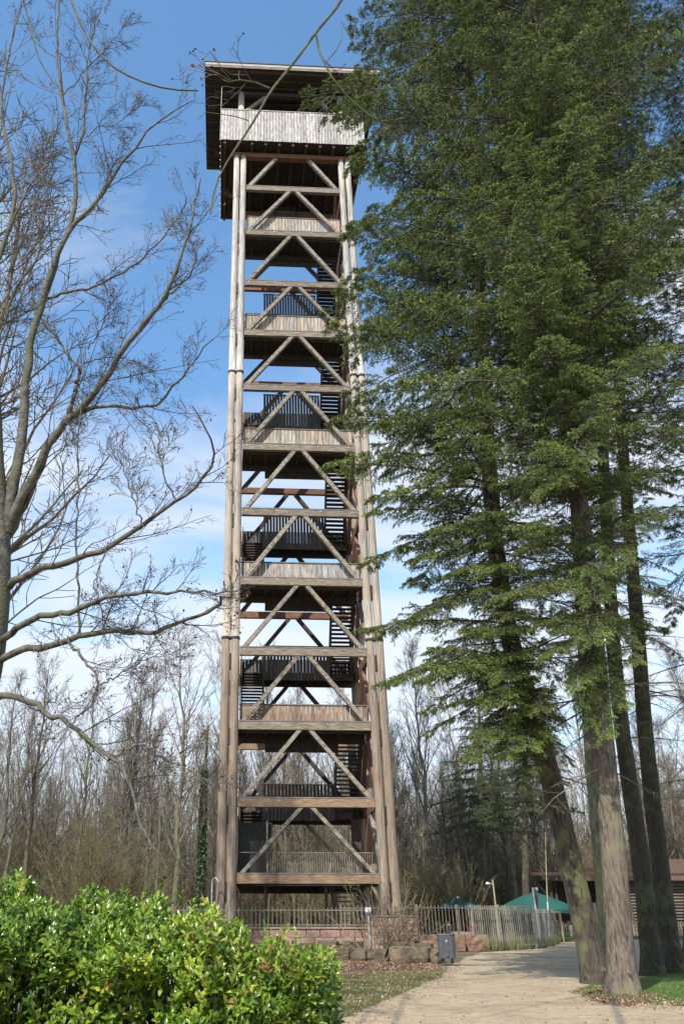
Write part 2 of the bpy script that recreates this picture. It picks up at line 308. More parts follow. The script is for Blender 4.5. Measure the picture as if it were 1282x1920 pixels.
flakes('fallen_twigs', [G(650, 1925), G(700, 1888), G(830, 1826), G(900, 1795), G(1040, 1785), G(1060, 1860), G(1282, 1898), (12, 14), (2, 14)], 230, .03, M['dark_wood'], 34, .012)

# ------------------------------------------------------------------ observation tower
TS = 1.4; TX, TD = 1.4876 * TS, 30 * TS; TW = 4.8414 * TS; TB = 4.0169 * TS; TH = .0502
LV = [EYE + TS * a for a in [1.05, 3.5, 6.18, 8.98, 11.86, 14.95, 18.11, 21.24, 24.33, 27.38, 30.70, 33.84]]
tower = empty('observation_tower', (TX, TD, 0), TH, 'tall timber observation tower with roofed platform, log legs and inside stairs', 'tower')
HW = TW / 2
LR = .235
joints = [0, 14.93, 32.52, 52.3]
for vy in (0, TB):
    for sx in (-1, 1):
        for k, uu in enumerate((HW + .26, HW + .76)):
            for j in range(3):
                z0, z1 = joints[j], joints[j + 1]
                n = 7; zs = np.linspace(z0, z1 - (.05 if j < 2 else 0), n)
                rr = LR * (1.03 - .05 * np.linspace(0, 1, n)) * (1 - .035 * j)
                mb = MB(); mb.tube(np.c_[rng.normal(0, .006, n), rng.normal(0, .006, n), zs - z0], rr, 16)
                o = mb.build('log_post', M[('log_warm', 'log_mid', 'log_silver')[j]], tower, True); o.location = (sx * uu, vy, z0)
                if j:
                    cm = MB(); cm.tube([(0, 0, -.10), (0, 0, .04)], LR * 1.08, 16)
                    c = cm.build('collar', M['iron'], tower, True); c.location = (sx * uu, vy, z0)
        for i, z in enumerate(LV):                        # steel plates holding the log pair together
            cm = MB(); cm.box(-.055, .055, -.14, .14, -.42, .42); c = cm.build('steel_plate', M['iron'], tower); c.location = (sx * (HW + .51), vy, z - .55)

def bm(z): return M['beam_warm'] if z < 8 else (M['beam_grey'])
def beam(a, b, w, h, m, cap=True, name='beam'):
    mb = MB(); mb.bar(a, b, w, h); o = mb.build(name, m, tower)
    if cap:
        a2 = np.array(a, float) + (0, 0, h / 2 + .035); b2 = np.array(b, float) + (0, 0, h / 2 + .035)
        c = MB().bar(a2, b2, w * 1.12, .06).build('cap_board', M['cap'], o)
    return o
def bolt(u, v, z):
    MB().tube([(u, v - .03, z), (u, v + .02, z)], .035, 8).build('bolt', M['galv'], tower)
apz = LV + [52.35]
for i, z in enumerate(LV):
    h = .40
    beam((-HW - .02, 0, z), (HW + .02, 0, z), .26, h, bm(z))
    beam((-HW - .02, TB, z), (HW + .02, TB, z), .26, h, M['beam_warm'] if i < 3 else M['red_wood'], False)
    for sx in (-1, 1):
        beam((sx * (HW + .26), .26, z), (sx * (HW + .26), TB - .26, z), .22, h, M['red_wood'], False, 'side_beam')
    if i not in (0,):
        for q in (-.93, -.4, .35, .9): bolt(q * HW, -.14, z + .07)
    zt = apz[i + 1] - .24 if i < 11 else 52.3
    zb = z + h / 2 + .07
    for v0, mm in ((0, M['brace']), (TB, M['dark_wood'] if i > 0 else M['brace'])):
        for sx in (-1, 1):
            bb = MB(); top_u = sx * (.30 if i < 11 else 1.05); bt = zb + .17
            if i == 11: top_u = sx * 1.15
            a = np.array([sx * (HW - .24), v0, bt]); b = np.array([top_u, v0, zt - .14]); bb.bar(a, b, (.26), .37, up=(0, 0, 1))
            # square the ends against the beams
            V = bb.V[0]; V[:4, 2] = zb; V[4:, 2] = zt; d = (b - a); 
            o = bb.build('brace', mm, tower)
        # side braces
    for sx in (-1, 1):
        sd = MB(); x = sx * (HW + .26)
        sd.bar((x, .35, z + .35), (x, TB / 2 - .2, (apz[i + 1]) - .25), .2, .28, up=(0, 0, 1)); sd.build('side_brace', M['red_wood'] if i % 3 else M['brace'], tower)
        sd = MB(); sd.bar((x, TB - .35, z + .35), (x, TB / 2 + .2, (apz[i + 1]) - .25), .2, .28, up=(0, 0, 1)); sd.build('side_brace', M['red_wood'], tower)

# boards: each front board its own object, meshes shared by length
bmesh_cache = {}
def board_obj(name, u, v, z0, z1, w, m, parent, dz=0):
    key = (round(z1 - z0, 2), round(w, 3), m.name, random.randint(0, 2))
    if key not in bmesh_cache:
        t = .028 + .004 * key[3]; b = MB().box(-w / 2 + .013, w / 2 - .013, -t / 2, t / 2, 0, z1 - z0)
        bmesh_cache[key] = mesh_np('board', np.concatenate(b.V), np.concatenate(b.Q), None, [m])
    o = put(name, bmesh_cache[key], parent, (u, v + random.uniform(-.006, .006), z0 + random.uniform(-.012, .012) * dz)); return o
par_top = {2: 11.45, 4: 19.56, 6: 28.57, 8: 37.54, 10: 46.59}
def joined_boards(u0, v0, u1, v1, z0, z1, w=.2, z0b=None, z1b=None, gap=.012):
    mb = MB(); a = np.array([u0, v0]); b = np.array([u1, v1]); L = np.linalg.norm(b - a); n = max(1, int(L / w)); d = (b - a) / L; nn = np.array([-d[1], d[0]]) * .014
    z0b = z0 if z0b is None else z0b; z1b = z1 if z1b is None else z1b
    for k in range(n):
        p = a + d * (k * L / n + gap); q = a + d * ((k + 1) * L / n - gap); t0 = k / n; t1 = (k + 1) / n
        zA0, zA1 = z0 + (z0b - z0) * t0, z0 + (z0b - z0) * t1; zB0, zB1 = z1 + (z1b - z1) * t0, z1 + (z1b - z1) * t1
        j = rng.uniform(-.004, .004); m_ = nn * (1 + 0) ; e = np.array([j, j])
        mb.add([(*(p - m_ + e), zA0), (*(q - m_ + e), zA1), (*(q + m_ + e), zA1), (*(p + m_ + e), zA0), (*(p - m_ + e), zB0), (*(q - m_ + e), zB1), (*(q + m_ + e), zB1), (*(p + m_ + e), zB0)], MB.BQ)
    return mb
clad = MB(); clad_dark = MB()
def merge(dst, src):
    for V in src.V: pass
    n = dst.n
    dst.V += src.V; dst.Q += [q + n for q in src.Q]; dst.T += [t + n for t in src.T]; dst.n += src.n
for lvl, top in par_top.items():
    z = LV[lvl]; nb = 29; wd = (TW - .04) / nb
    for k in range(nb):
        board_obj('board', -HW + .02 + wd * (k + .5), .36, z + .16, top - .05, wd, M['board_warm'] if lvl == 2 else M['board'], tower, 1)
    MB().box(-HW, HW, .30, .44, top - .05, top + .01).build('handrail', M['cap'], tower)
    merge(clad, joined_boards(-HW - .05, .5, -HW - .05, 1.95, z - .1, top, .19)); merge(clad, joined_boards(HW + .05, .5, HW + .05, 1.95, z - .1, top, .19))
def deck(u0, u1, v0, v1, zt, name='landing'):
    mb = MB(); t = .06; n = int((v1 - v0) / .16)
    for k in range(n):
        mb.box(u0, u1, v0 + k * (v1 - v0) / n + .004, v0 + (k + 1) * (v1 - v0) / n - .004, zt - t, zt)
    o = mb.build(name, M['dark_wood'], tower)
    j = MB(); 
    for k in range(7):
        x = u0 + (u1 - u0) * (k + .5) / 7; j.box(x - .06, x + .06, v0 + .05, v1 - .05, zt - t - .22, zt - t - .002)
    j.build('joists', M['dark_wood'], o)
    f = MB(); f.box(u0, u1, v1 - .12, v1 - .02, zt - .62, zt - t - .004); f.build('edge_beam', M['dark_wood'], o)
    f = MB(); f.box(u0, u1, v0 + .0, v0 + .08, zt - .42, zt - t - .004); f.build('edge_beam', M['dark_wood'], o)
    return o
FV, RV = 2.05, 4.45           # rear edge of the front landings, front edge of the rear landings
U1, U2 = 1.95, 3.25           # the flights run in this band, left and right
for lvl in (2, 4, 6, 8, 10):
    z = LV[lvl]; deck(-HW, HW, .2, FV, z + .1)
    MB().box(-1.95, U1, FV + .01, FV + .11, z - .95, z - .1).build('hanging_beam', M['dark_wood'], tower)
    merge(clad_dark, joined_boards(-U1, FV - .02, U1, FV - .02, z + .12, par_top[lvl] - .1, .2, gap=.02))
scr_top = {1: 7.92, 3: 15.77, 5: 24.39, 7: 33.77, 9: 42.78, 11: 51.3}
for lvl in (1, 3, 5, 7, 9, 11):
    z = LV[lvl]; deck(-HW, HW, RV, TB - .2, z + .1)
    nb = 20; wd = (2 * U1) / nb
    for k in range(nb):
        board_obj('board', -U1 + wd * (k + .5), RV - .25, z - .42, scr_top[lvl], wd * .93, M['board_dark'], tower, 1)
    MB().box(-U1, U1, RV - .3, RV - .2, scr_top[lvl], scr_top[lvl] + .05).build('handrail', M['cap'], tower)
    rt = z + (scr_top[lvl] - z) * .72
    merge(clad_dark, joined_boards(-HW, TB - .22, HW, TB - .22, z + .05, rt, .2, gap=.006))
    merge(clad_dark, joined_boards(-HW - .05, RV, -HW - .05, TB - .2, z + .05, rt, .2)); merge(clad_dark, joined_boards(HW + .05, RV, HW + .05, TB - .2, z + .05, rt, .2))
def flight(u0, u1, va, za, vb, zb, name='stair_flight', m=None, n=19, parent=None, guard=0):
    """open treads between two stringers"""
    m = m or M['dark_wood']; s = MB()
    for x in (u0 + .03, u1 - .03): s.bar((x, va, za - .12), (x, vb, zb - .12), .06, .34)
    o = s.build(name, m, parent or tower); t = MB()
    for k in range(n):
        f = (k + .5) / n; v = va + (vb - va) * f; z = za + (zb - za) * f; t.box(u0 + .06, u1 - .06, v - .15, v + .15, z - .03, z + .03)
    tr = t.build('treads', M['dark_wood'] if m is M['dark_wood'] else m, o)
    r = MB()
    for x in (u0 + .03, u1 - .03):
        r.bar((x, va, za + 1.05), (x, vb, zb + 1.05), .05, .09)
        for f in (.04, .35, .66, .97): 
            v = va + (vb - va) * f; z = za + (zb - za) * f; r.box(x - .03, x + .03, v - .03, v + .03, z, z + 1.0)
    r.build('rail', m, o)
    return o
for k in range(1, 6):
    zt, zb = LV[2 * k], LV[2 * k - 1]
    flight(U1, U2, FV, zt + .1, RV, zb + .1)                                 # right: down from the front landing to the rear one
    flight(-U2, -U1, RV, LV[2 * k - 1] + .1, FV, LV[2 * k - 2] + .1)          # left: down from the rear landing to the front one
    # boarded guards on the outer side of the flights
    gz = 1.25
    merge(clad, joined_boards(-U2 - .06, FV + .1, -U2 - .06, RV, LV[2 * k - 2] + .3, LV[2 * k - 2] + gz + .5, .2, LV[2 * k - 1] - .1, LV[2 * k - 1] + gz))
    merge(clad_dark, joined_boards(U2 + .06, FV + .1, U2 + .06, RV, zt - .5, zt + gz, .2, zb, zb + gz))
flight(-1.1, .65, 2.2, LV[10] + .1, 4.9, 52.6, n=22)
c1 = clad.build('board_cladding', M['board'], tower); c1['kind'] = 'stuff'
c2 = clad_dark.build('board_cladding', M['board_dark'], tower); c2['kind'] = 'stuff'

# first deck with bar railing and corrugated edge
deck(-HW, HW, .2, TB - .2, LV[0] + .1)
cor = MB(); n = 60
xs = np.linspace(-HW + .9, HW - .9, n * 2 + 1)
V = []; Q = []
for i, x in enumerate(xs):
    dz = .05 if i % 2 else 0; V += [(x, -.16, LV[0] - .24 - dz), (x, 1.5, LV[0] - .24 - dz)]
Q = [[2 * i, 2 * i + 1, 2 * i + 3, 2 * i + 2] for i in range(len(xs) - 1)]
cor.add(V, Q).build('corrugated_sheet', M['galv'], tower)
rb = mesh_np('railing_bar', np.concatenate(MB().box(-.014, .014, -.014, .014, 0, 1.05).V), MB.BQ, None, [M['fence_metal']])
for vv, n in ((.32, 46), (TB - .3, 46)):
    for k in range(n):
        put('railing_bar', rb, tower, (-HW + 1.5 + k * (2 * HW - 1.6) / n, vv, LV[0] + .12))
    MB().box(-HW + .1, HW - .1, vv - .02, vv + .02, LV[0] + 1.17, LV[0] + 1.20).build('handrail', M['fence_metal'], tower)
MB().box(-U2 - .1, -U1 + .3, 1.2, 1.26, LV[0] + .1, LV[1] - .8).build('shade_panel', M['iron'], tower)  # dark sheet added where the stair enclosure is in shade
MB().box(-U1 - .02, -U1 + .05, .3, .37, LV[0] + .1, LV[1] - .8).build('panel_post', M['brace'], tower)
flight(1.6, 3.1, 1.2, 0.1, 4.9, LV[0] + .05, m=M['brace'], n=14)
MB().tube([(-1.8, 4.3, 0), (-1.8, 4.3, LV[0])], .07, 10).build('support_post', M['brace'], tower)
MB().tube([(1.2, 3.0, 0), (1.2, 3.0, LV[0])], .08, 10).build('support_post', M['brace'], tower)
MB().box(U2 - .35, U2 + .1, RV, RV + .4, 0, LV[2]).build('shaft', M['dark_wood'], tower)

# top platform
PX, PV = 5.36, .994
pz = 52.88
mb = MB(); n = 46
for k in range(n): mb.box(-PX + .03, PX - .03, -PV + .03 + k * (TB + 2 * PV - .06) / n, -PV + .03 + (k + 1) * (TB + 2 * PV - .06) / n - .008, pz, pz + .06)
pl = mb.build('platform_deck', M['dark_wood'], tower)
for k in range(11):
    x = -PX + .3 + k * (2 * PX - .6) / 10; MB().box(x - .09, x + .09, -PV + .08, TB + PV - .08, pz - .3, pz - .003).build('joist', M['dark_wood'], pl)
for v in (-.0, TB):
    MB().box(-HW - 1.1, HW + 1.1, v - .2, v + .2, pz - .72, pz - .303).build('main_beam', M['red_wood'], tower)
nb = 47; wd = 2 * (PX + .02) / nb
for k in range(nb):
    board_obj('board', -PX - .02 + wd * (k + .5), -PV - .02, pz - .02, 56.12, wd, M['board_pale'], tower, 1)
MB().box(-PX - .06, PX + .06, -PV - .07, -PV + .07, 56.13, 56.22).build('handrail', M['board_pale'], tower)
sd = MB()
merge(sd, joined_boards(-PX, -PV, -PX, TB + PV, pz - .02, 56.12, wd, gap=.008)); merge(sd, joined_boards(PX, -PV, PX, TB + PV, pz - .02, 56.12, wd, gap=.008)); merge(sd, joined_boards(-PX, TB + PV, PX, TB + PV, pz - .02, 56.12, wd, gap=.008))
o = sd.build('board_cladding', M['board_pale'], tower); o['kind'] = 'stuff'
rz = 59.73; RX, RVv = 6.72, 1.97
for sx in (-1, 1):
    for v in (0, TB):
        MB().tube([(sx * (HW + .5), v, pz + .07), (sx * (HW + .5), v, rz - .3)], .24, 14).build('roof_post', M['log_silver'], tower, True)
        mb = MB(); mb.bar((sx * (HW + .3), v, 57.2), (sx * (HW - 1.6), v, rz - .35), .2, .26); mb.build('roof_brace', M['beam_grey'], tower)
roof = empty('roof', (0, 0, 0)); roof.parent = tower
mb = MB(); mb.box(-RX + .04, RX - .04, -RVv + .04, TB + RVv - .04, rz + .02, rz + .2); mb.build('roof_deck', M['dark_wood'], roof)
for k in range(15):
    v = -RVv + .3 + k * (TB + 2 * RVv - .6) / 14; MB().box(-RX + .06, RX - .06, v - .07, v + .07, rz - .12, rz + .018).build('rafter', M['dark_wood'], roof)
for v in (-.0, TB): MB().box(-HW - 2.6, HW + 2.6, v - .14, v + .14, rz - .55, rz - .125).build('purlin', M['dark_wood'], roof)
MB().box(-RX, RX, -RVv - .03, -RVv + .035, rz + .24, rz + .50).build('fascia', M['roof_edge'], roof)
MB().box(-RX + .0, RX, -RVv - .01, -RVv + .035, rz + .0, rz + .235).build('fascia', M['beam_grey'], roof)
MB().box(-RX, RX, TB + RVv - .035, TB + RVv, rz, rz + .5).build('fascia', M['roof_edge'], roof)
for sx in (-1, 1): MB().box(sx * RX - .035, sx * RX + .035, -RVv + .04, TB + RVv - .04, rz, rz + .5).build('fascia', M['dark_wood'], roof)
MB().box(-RX - .06, RX + .06, -RVv - .08, TB + RVv + .08, rz + .503, rz + .60).build('roof_covering', M['roof_green'], roof)
# cable and small blocks standing in for the sunlit edge of the left parapet
ll = MB(); ll.tube([(-PX - .05, -PV - .1, 58.6), (-PX - .06, -PV - .1, 56.2), (-PX - .05, -PV - .05, pz)], .012, 5)
for k in range(14):
    v = -PV + k * .6; ll.box(-PX - .09, -PX - .03, v - .03, v + .03, pz - .08, pz - .02)
ll.build('lit_edge_strip', M['galv'], tower)

# small steel post with hook beside the left legs
pp = at(397, 1690, 41.0)
hk = MB(); hk.tube([(0, 0, 0), (0, 0, 2.9), (.04, 0, 3.05), (.16, 0, 3.1), (.28, 0, 2.95), (.28, 0, 2.8)], .035, 8)
o = hk.build('steel_pole', M['galv'], None, True); o.location = (pp[0], pp[1], 0); tag(o, 'thin grey steel pole with a hooked top beside the left tower legs', 'pole')

# ------------------------------------------------------------------ conifers
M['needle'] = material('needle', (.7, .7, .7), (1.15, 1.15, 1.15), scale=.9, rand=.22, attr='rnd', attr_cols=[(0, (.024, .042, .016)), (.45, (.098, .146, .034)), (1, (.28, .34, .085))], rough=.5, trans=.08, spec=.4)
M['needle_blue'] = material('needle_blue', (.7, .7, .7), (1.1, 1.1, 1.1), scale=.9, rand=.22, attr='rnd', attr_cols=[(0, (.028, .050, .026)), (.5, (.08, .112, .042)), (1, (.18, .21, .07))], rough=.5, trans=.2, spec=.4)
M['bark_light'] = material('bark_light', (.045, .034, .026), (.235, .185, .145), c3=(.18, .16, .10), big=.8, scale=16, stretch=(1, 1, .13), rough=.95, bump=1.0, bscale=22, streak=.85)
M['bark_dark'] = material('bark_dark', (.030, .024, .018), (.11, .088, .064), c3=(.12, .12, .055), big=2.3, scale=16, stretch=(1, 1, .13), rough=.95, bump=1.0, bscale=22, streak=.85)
M['bark_shade'] = material('bark_shade', (.022, .018, .013), (.07, .056, .04), c3=(.075, .075, .035), big=2.6, scale=16, stretch=(1, 1, .13), rough=.95, bump=1.0, bscale=22, streak=.85)  # darkened bark: the shade on the rear trunks is put into the colour
M['bark_branch'] = material('bark_branch', (.06, .05, .035), (.17, .15, .10), scale=4, rough=.9)

def conifer_branch(seed, L=5.0, m='needle', dense=1.0):
    global rng
    rng = np.random.default_rng(seed)
    n = 12; t = np.linspace(0, 1, n)
    P = np.c_[t * L, np.cumsum(rng.normal(0, .05, n)), .10 * L * t - .22 * L * t ** 2 + .04 * L * t ** 3 + rng.normal(0, .01, n)][None]
    Rr = (.048 * (1 - t * .9))[None]
    V0, Q0 = tubes(P, Rr, 5)
    A, AR = kids(P, Rr, int(34 * dense), .10, .985, 58, .30, 6, .05, -.05, rf=.38, taper=.3, planar=.18)
    dead = 0
    V1, Q1 = tubes(A, AR, 3)
    Bp, BR = kids(A, AR, 14, .10, 1.0, 48, .36, 3, .06, -.30, rf=.5, lmin=.15, planar=.4)
    mb = MB(); mb.add(V0, Q0); mb.add(V1, Q1)
    nq = sum(len(q) for q in mb.Q)
    # twig segments as thin prisms
    V2, Q2 = tubes(Bp, np.maximum(BR, .003), 3); mb.add(V2, Q2); nq += len(Q2)
    # needles: small flat blades on twigs, and on the outer half of the side shoots
    K = 20
    def needles(P, K, nl, nw, seedt0=0.0):
        Mn, npt, _ = P.shape; tt = rng.uniform(seedt0, 1, (Mn, K)); f = tt * (npt - 1); i = np.clip(f.astype(int), 0, npt - 2); fr = (f - i)[..., None]; mi = np.arange(Mn)[:, None]
        a = P[mi, i]; b = P[mi, i + 1]; p = (a + (b - a) * fr).reshape(-1, 3); tan = unit(b - a).reshape(-1, 3)
        rv = rng.normal(0, 1, p.shape) * (1, 1, .6); pe = unit(rv - (rv * tan).sum(1, keepdims=True) * tan)
        d = unit(tan * .75 + pe); s = unit(np.cross(d, rng.normal(0, 1, p.shape))) * nw; ln = nl * rng.uniform(.7, 1.2, (len(p), 1))
        v = np.stack([p - s * .5, p + s * .5, p + d * ln + s * .35, p + d * ln - s * .35], 1).reshape(-1, 3)
        r = np.repeat(np.clip(rng.normal(.08, .12, Mn)[:, None] + .50 * tt ** 2 + .42 * np.clip(np.abs(P[:, -1:, 1]) / 1.1 + P[:, -1:, 0] / L - .35, 0, 1) + rng.normal(0, .1, tt.shape), 0, 1).reshape(-1), 4)  # pale tips, dark inside: sunlit and shaded foliage put into the needle colour
        return v, np.arange(len(v)).reshape(-1, 4), r
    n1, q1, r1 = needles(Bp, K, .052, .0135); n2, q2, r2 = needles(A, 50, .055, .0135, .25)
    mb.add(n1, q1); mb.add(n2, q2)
    V = np.concatenate(mb.V); Q = np.concatenate(mb.Q); nv0 = len(V) - len(r1) - len(r2)
    return mesh_np('branch', V, Q, None, [M['bark_branch'], M[m]], qmat=np.r_[np.zeros(nq, int), np.ones(len(Q) - nq, int)], attr=np.r_[np.zeros(nv0), r1, r2])
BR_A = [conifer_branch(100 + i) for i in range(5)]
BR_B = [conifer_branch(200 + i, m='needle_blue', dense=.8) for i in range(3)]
def dead_branch(seed, L=3.0):
    global rng
    rng = np.random.default_rng(seed); n = 8; t = np.linspace(0, 1, n)
    P = np.c_[t * L, np.cumsum(rng.normal(0, .05, n)), -.12 * L * t ** 2][None]; Rr = (.03 * (1 - .9 * t))[None]
    mb = MB(); mb.add(*tubes(P, Rr, 4)); A, AR = kids(P, Rr, 9, .2, .95, 50, .35, 5, .12, -.04, rf=.5, planar=.3); mb.add(*tubes(A, AR, 3)); B, BRr = kids(A, AR, 4, .2, .95, 45, .45, 3, .15, -.05, rf=.6); mb.add(*tubes(B, np.maximum(BRr, .004), 3))
    return mesh_np('dead_branch', np.concatenate(mb.V), np.concatenate(mb.Q), None, [M['bark_branch']])
BR_D = [dead_branch(300 + i) for i in range(3)]
rng = np.random.default_rng(77)

def spline(pts, n):
    pts = np.asarray(pts, float); d = np.r_[0, np.cumsum(np.linalg.norm(np.diff(pts, axis=0), axis=1))]; d /= d[-1]; t = np.linspace(0, 1, n)
    # Catmull-like smoothing: linear resample then blur
    P = np.stack([np.interp(t, d, pts[:, k]) for k in range(3)], 1)
    for _ in range(1):
        Q = P.copy(); Q[1:-1] = (P[:-2] + 2 * P[1:-1] + P[2:]) / 4; P = Q
    return P
def trunk_mesh(pts, radii, m, k=28, n=90, flare=.35, rough=.02):
    P = spline(pts, n); t = np.linspace(0, 1, n); z = P[:, 2] - P[0, 2]; Rr = np.interp(t, np.linspace(0, 1, len(radii)), radii) * (1 + flare * np.exp(-z / .35))
    V, Q = tubes(P[None], Rr[None], k); V = V.reshape(n, k, 3); c = P[:, None]
    nn = (V - c); rid = rng.normal(0, 1, (n, k)); rid = rid * .5
    for i_ in range(1, n): rid[i_] = rid[i_ - 1] * .82 + rid[i_] * .9
    lum = 1 + rng.normal(0, rough, (n, k, 1)) + (rid * (.035 if k > 20 else .01))[..., None] + (.16 * np.sin(np.arange(k) * 2 * math.pi * 4 / k + 1) + .08 * np.sin(np.arange(k) * 2 * math.pi * 7 / k))[None, :, None] * np.exp(-z / .30)[:, None, None]
    return mesh_np('trunk', (c + nn * lum).reshape(-1, 3), Q, None, [m], smooth=True), P
def conifer(tr, Y, radii, zlo, zhi, n, L, label, bark, meshes, seed, heroes=(), deads=0, deadz=(3, 9), low_skip=None, Lfun=None, azb=None):
    rg = random.Random(seed); pts = [at(px, py, Y) for px, py in tr]; base = pts[0]; base[2] = -.05
    last = pts[-1] - pts[-2]; last = last / last[2]
    ztop = zhi + 3
    if pts[-1][2] < ztop: pts.append(pts[-1] + last * .5 * (ztop - pts[-1][2]) + np.array([0, 0, .5 * (ztop - pts[-1][2])]))
    root = empty('conifer_tree', (base[0], base[1], 0), 0, label, 'conifer', 'tall conifers on the right')
    o0 = np.array([base[0], base[1], 0]); pl_ = np.array(pts) - o0
    me, P = trunk_mesh(pl_, radii, bark, flare=.5); put('trunk', me, root)
    def onz(z):
        return np.array([np.interp(z, P[:, 2], P[:, 0]), np.interp(z, P[:, 2], P[:, 1]), z])
    ga = rg.uniform(0, 6.28)
    for k in range(n):
        wh = k // 5; f = (wh + .5) * 5 / n; z = zlo + (zhi - zlo) * min(f, 1) ** .95 + rg.uniform(-.12, .12); ga = wh * 1.9 + (k % 5) * 1.2566 + rg.uniform(-.3, .3)
        l = (Lfun(z) if Lfun else L) * rg.uniform(.72, 1.12)
        if azb: ga_ = azb(ga, z, rg)
        else: ga_ = ga
        tilt = rg.gauss(-.02, .10) + (.12 if z > zhi * .75 else -.05 if z < zlo + 5 else .02)
        if rg.random() < .10 and 14 < z: continue
        s = l / 5.0
        b = put('branch', meshes[rg.randrange(len(meshes))], root, tuple(onz(z)), (rg.gauss(0, .12), -tilt, ga_), (s, s * (1 if rg.random() < .5 else -1) * rg.uniform(.9, 1.1), s * rg.uniform(.9, 1.15)))
    for (zz_, tip, Yt) in heroes:
        a = onz(zz_); b = at(tip[0], tip[1], Yt) - o0; d = b - a; l = np.linalg.norm(d); s = l / 5.15; az = math.atan2(d[1], d[0]); el = math.asin(d[2] / l)
        put('branch', meshes[rg.randrange(len(meshes))], root, tuple(a), (rg.gauss(0, .1), -el - .09, az), (s, min(s, 1.15), min(s, 1.1)))
    for k in range(deads):
        z = rg.uniform(*deadz); s = rg.uniform(.5, 1.1); put('dead_branch', BR_D[rg.randrange(3)], root, tuple(onz(z)), (0, rg.uniform(-.1, .35), rg.uniform(0, 6.28)), (s, s, s))
    return root

HA = []
for i_, py_ in enumerate(range(60, 900, 48)):
    px_ = np.interp(py_, [60, 250, 450, 650, 860], [1004, 1014, 1030, 1046, 1072]) + (-46, 30, -14, 52, -70, 8)[i_ % 6]; HA.append((float(at(px_, py_, 17.0)[2]) + (.9 if i_ % 2 else .3), (px_, py_), 16.6 + .5 * (i_ % 3)))
conifer([(1170, 1872), (1160, 1750), (1150, 1600), (1130, 1400), (1112, 1200), (1092, 1000), (1072, 860), (1046, 650), (1030, 450), (1014, 250), (1004, 60)], 20.6, [.29, .27, .255, .24, .23, .22, .22, .20, .17, .12, .05], 9.5, 44, 150, 4.6,
        'thick reddish-brown conifer trunk in front of the others, rising from the edge of the grass', M['bark_light'], BR_A, 1,
        heroes=HA + [(8.2, (1000, 1240), 18.5), (8.8, (1045, 1190), 18.3), (9.6, (975, 1120), 18.3), (7.6, (1062, 1300), 18.6), (7.4, (1160, 1330), 18.8), (8.8, (1195, 1250), 18.6), (9.0, (1092, 1215), 17.6), (10.2, (1136, 1130), 17.4), (11.2, (1180, 1060), 18), (10.0, (1235, 1120), 19), (7.2, (1090, 1370), 19.2), (13, (1000, 930), 17.6), (14.6, (1075, 870), 17.2), (12.2, (900, 905), 19.5), (11.5, (960, 1040), 19), (9.8, (905, 1130), 18.5), (8.6, (1010, 1170), 18.5), (13.5, (850, 770), 18.5), (9.2, (1190, 1210), 19), (8.2, (1080, 1330), 19.2), (10.3, (1120, 1080), 17.5), (14.5, (1250, 800), 19), (11, (1240, 960), 21), (9.6, (1215, 1170), 19.8), (8.0, (1128, 1395), 19), (12.6, (1262, 880), 19.5), (17.5, (800, 560), 19)], deads=14, deadz=(4.5, 11),
        Lfun=lambda z: 3.0 if z < 13 else 5.0)
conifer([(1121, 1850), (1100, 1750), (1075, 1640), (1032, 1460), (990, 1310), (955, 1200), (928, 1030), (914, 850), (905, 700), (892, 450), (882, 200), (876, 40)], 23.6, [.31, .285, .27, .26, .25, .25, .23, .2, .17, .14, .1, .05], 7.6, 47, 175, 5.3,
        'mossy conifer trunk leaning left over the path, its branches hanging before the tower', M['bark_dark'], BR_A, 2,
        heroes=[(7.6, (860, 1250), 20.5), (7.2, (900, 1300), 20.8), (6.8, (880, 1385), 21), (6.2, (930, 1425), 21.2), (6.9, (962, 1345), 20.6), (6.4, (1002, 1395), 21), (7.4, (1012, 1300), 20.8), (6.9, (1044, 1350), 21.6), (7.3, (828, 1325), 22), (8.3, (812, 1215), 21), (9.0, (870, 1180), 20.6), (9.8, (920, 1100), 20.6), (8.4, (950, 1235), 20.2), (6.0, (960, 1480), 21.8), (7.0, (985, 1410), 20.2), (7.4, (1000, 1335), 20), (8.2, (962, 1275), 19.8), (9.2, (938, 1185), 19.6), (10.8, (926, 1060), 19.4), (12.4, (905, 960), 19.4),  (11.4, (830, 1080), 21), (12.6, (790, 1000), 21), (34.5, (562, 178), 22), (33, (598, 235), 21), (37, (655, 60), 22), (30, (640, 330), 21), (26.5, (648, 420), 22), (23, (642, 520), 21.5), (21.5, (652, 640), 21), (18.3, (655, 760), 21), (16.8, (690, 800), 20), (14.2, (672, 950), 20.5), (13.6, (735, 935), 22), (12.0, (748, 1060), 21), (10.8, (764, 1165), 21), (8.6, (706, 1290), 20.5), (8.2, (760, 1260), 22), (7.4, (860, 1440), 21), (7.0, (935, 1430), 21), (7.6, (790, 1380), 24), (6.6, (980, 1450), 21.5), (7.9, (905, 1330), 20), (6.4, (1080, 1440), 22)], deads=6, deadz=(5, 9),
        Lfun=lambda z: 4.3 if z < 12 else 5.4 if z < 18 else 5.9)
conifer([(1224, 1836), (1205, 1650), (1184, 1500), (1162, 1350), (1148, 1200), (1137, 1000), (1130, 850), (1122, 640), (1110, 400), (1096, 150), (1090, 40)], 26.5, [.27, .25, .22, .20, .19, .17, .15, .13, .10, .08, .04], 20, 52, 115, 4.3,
        'dark straight conifer trunk just right of the reddish one, bare up to its crown', M['bark_shade'], BR_B, 3, deads=22, deadz=(6, 18))
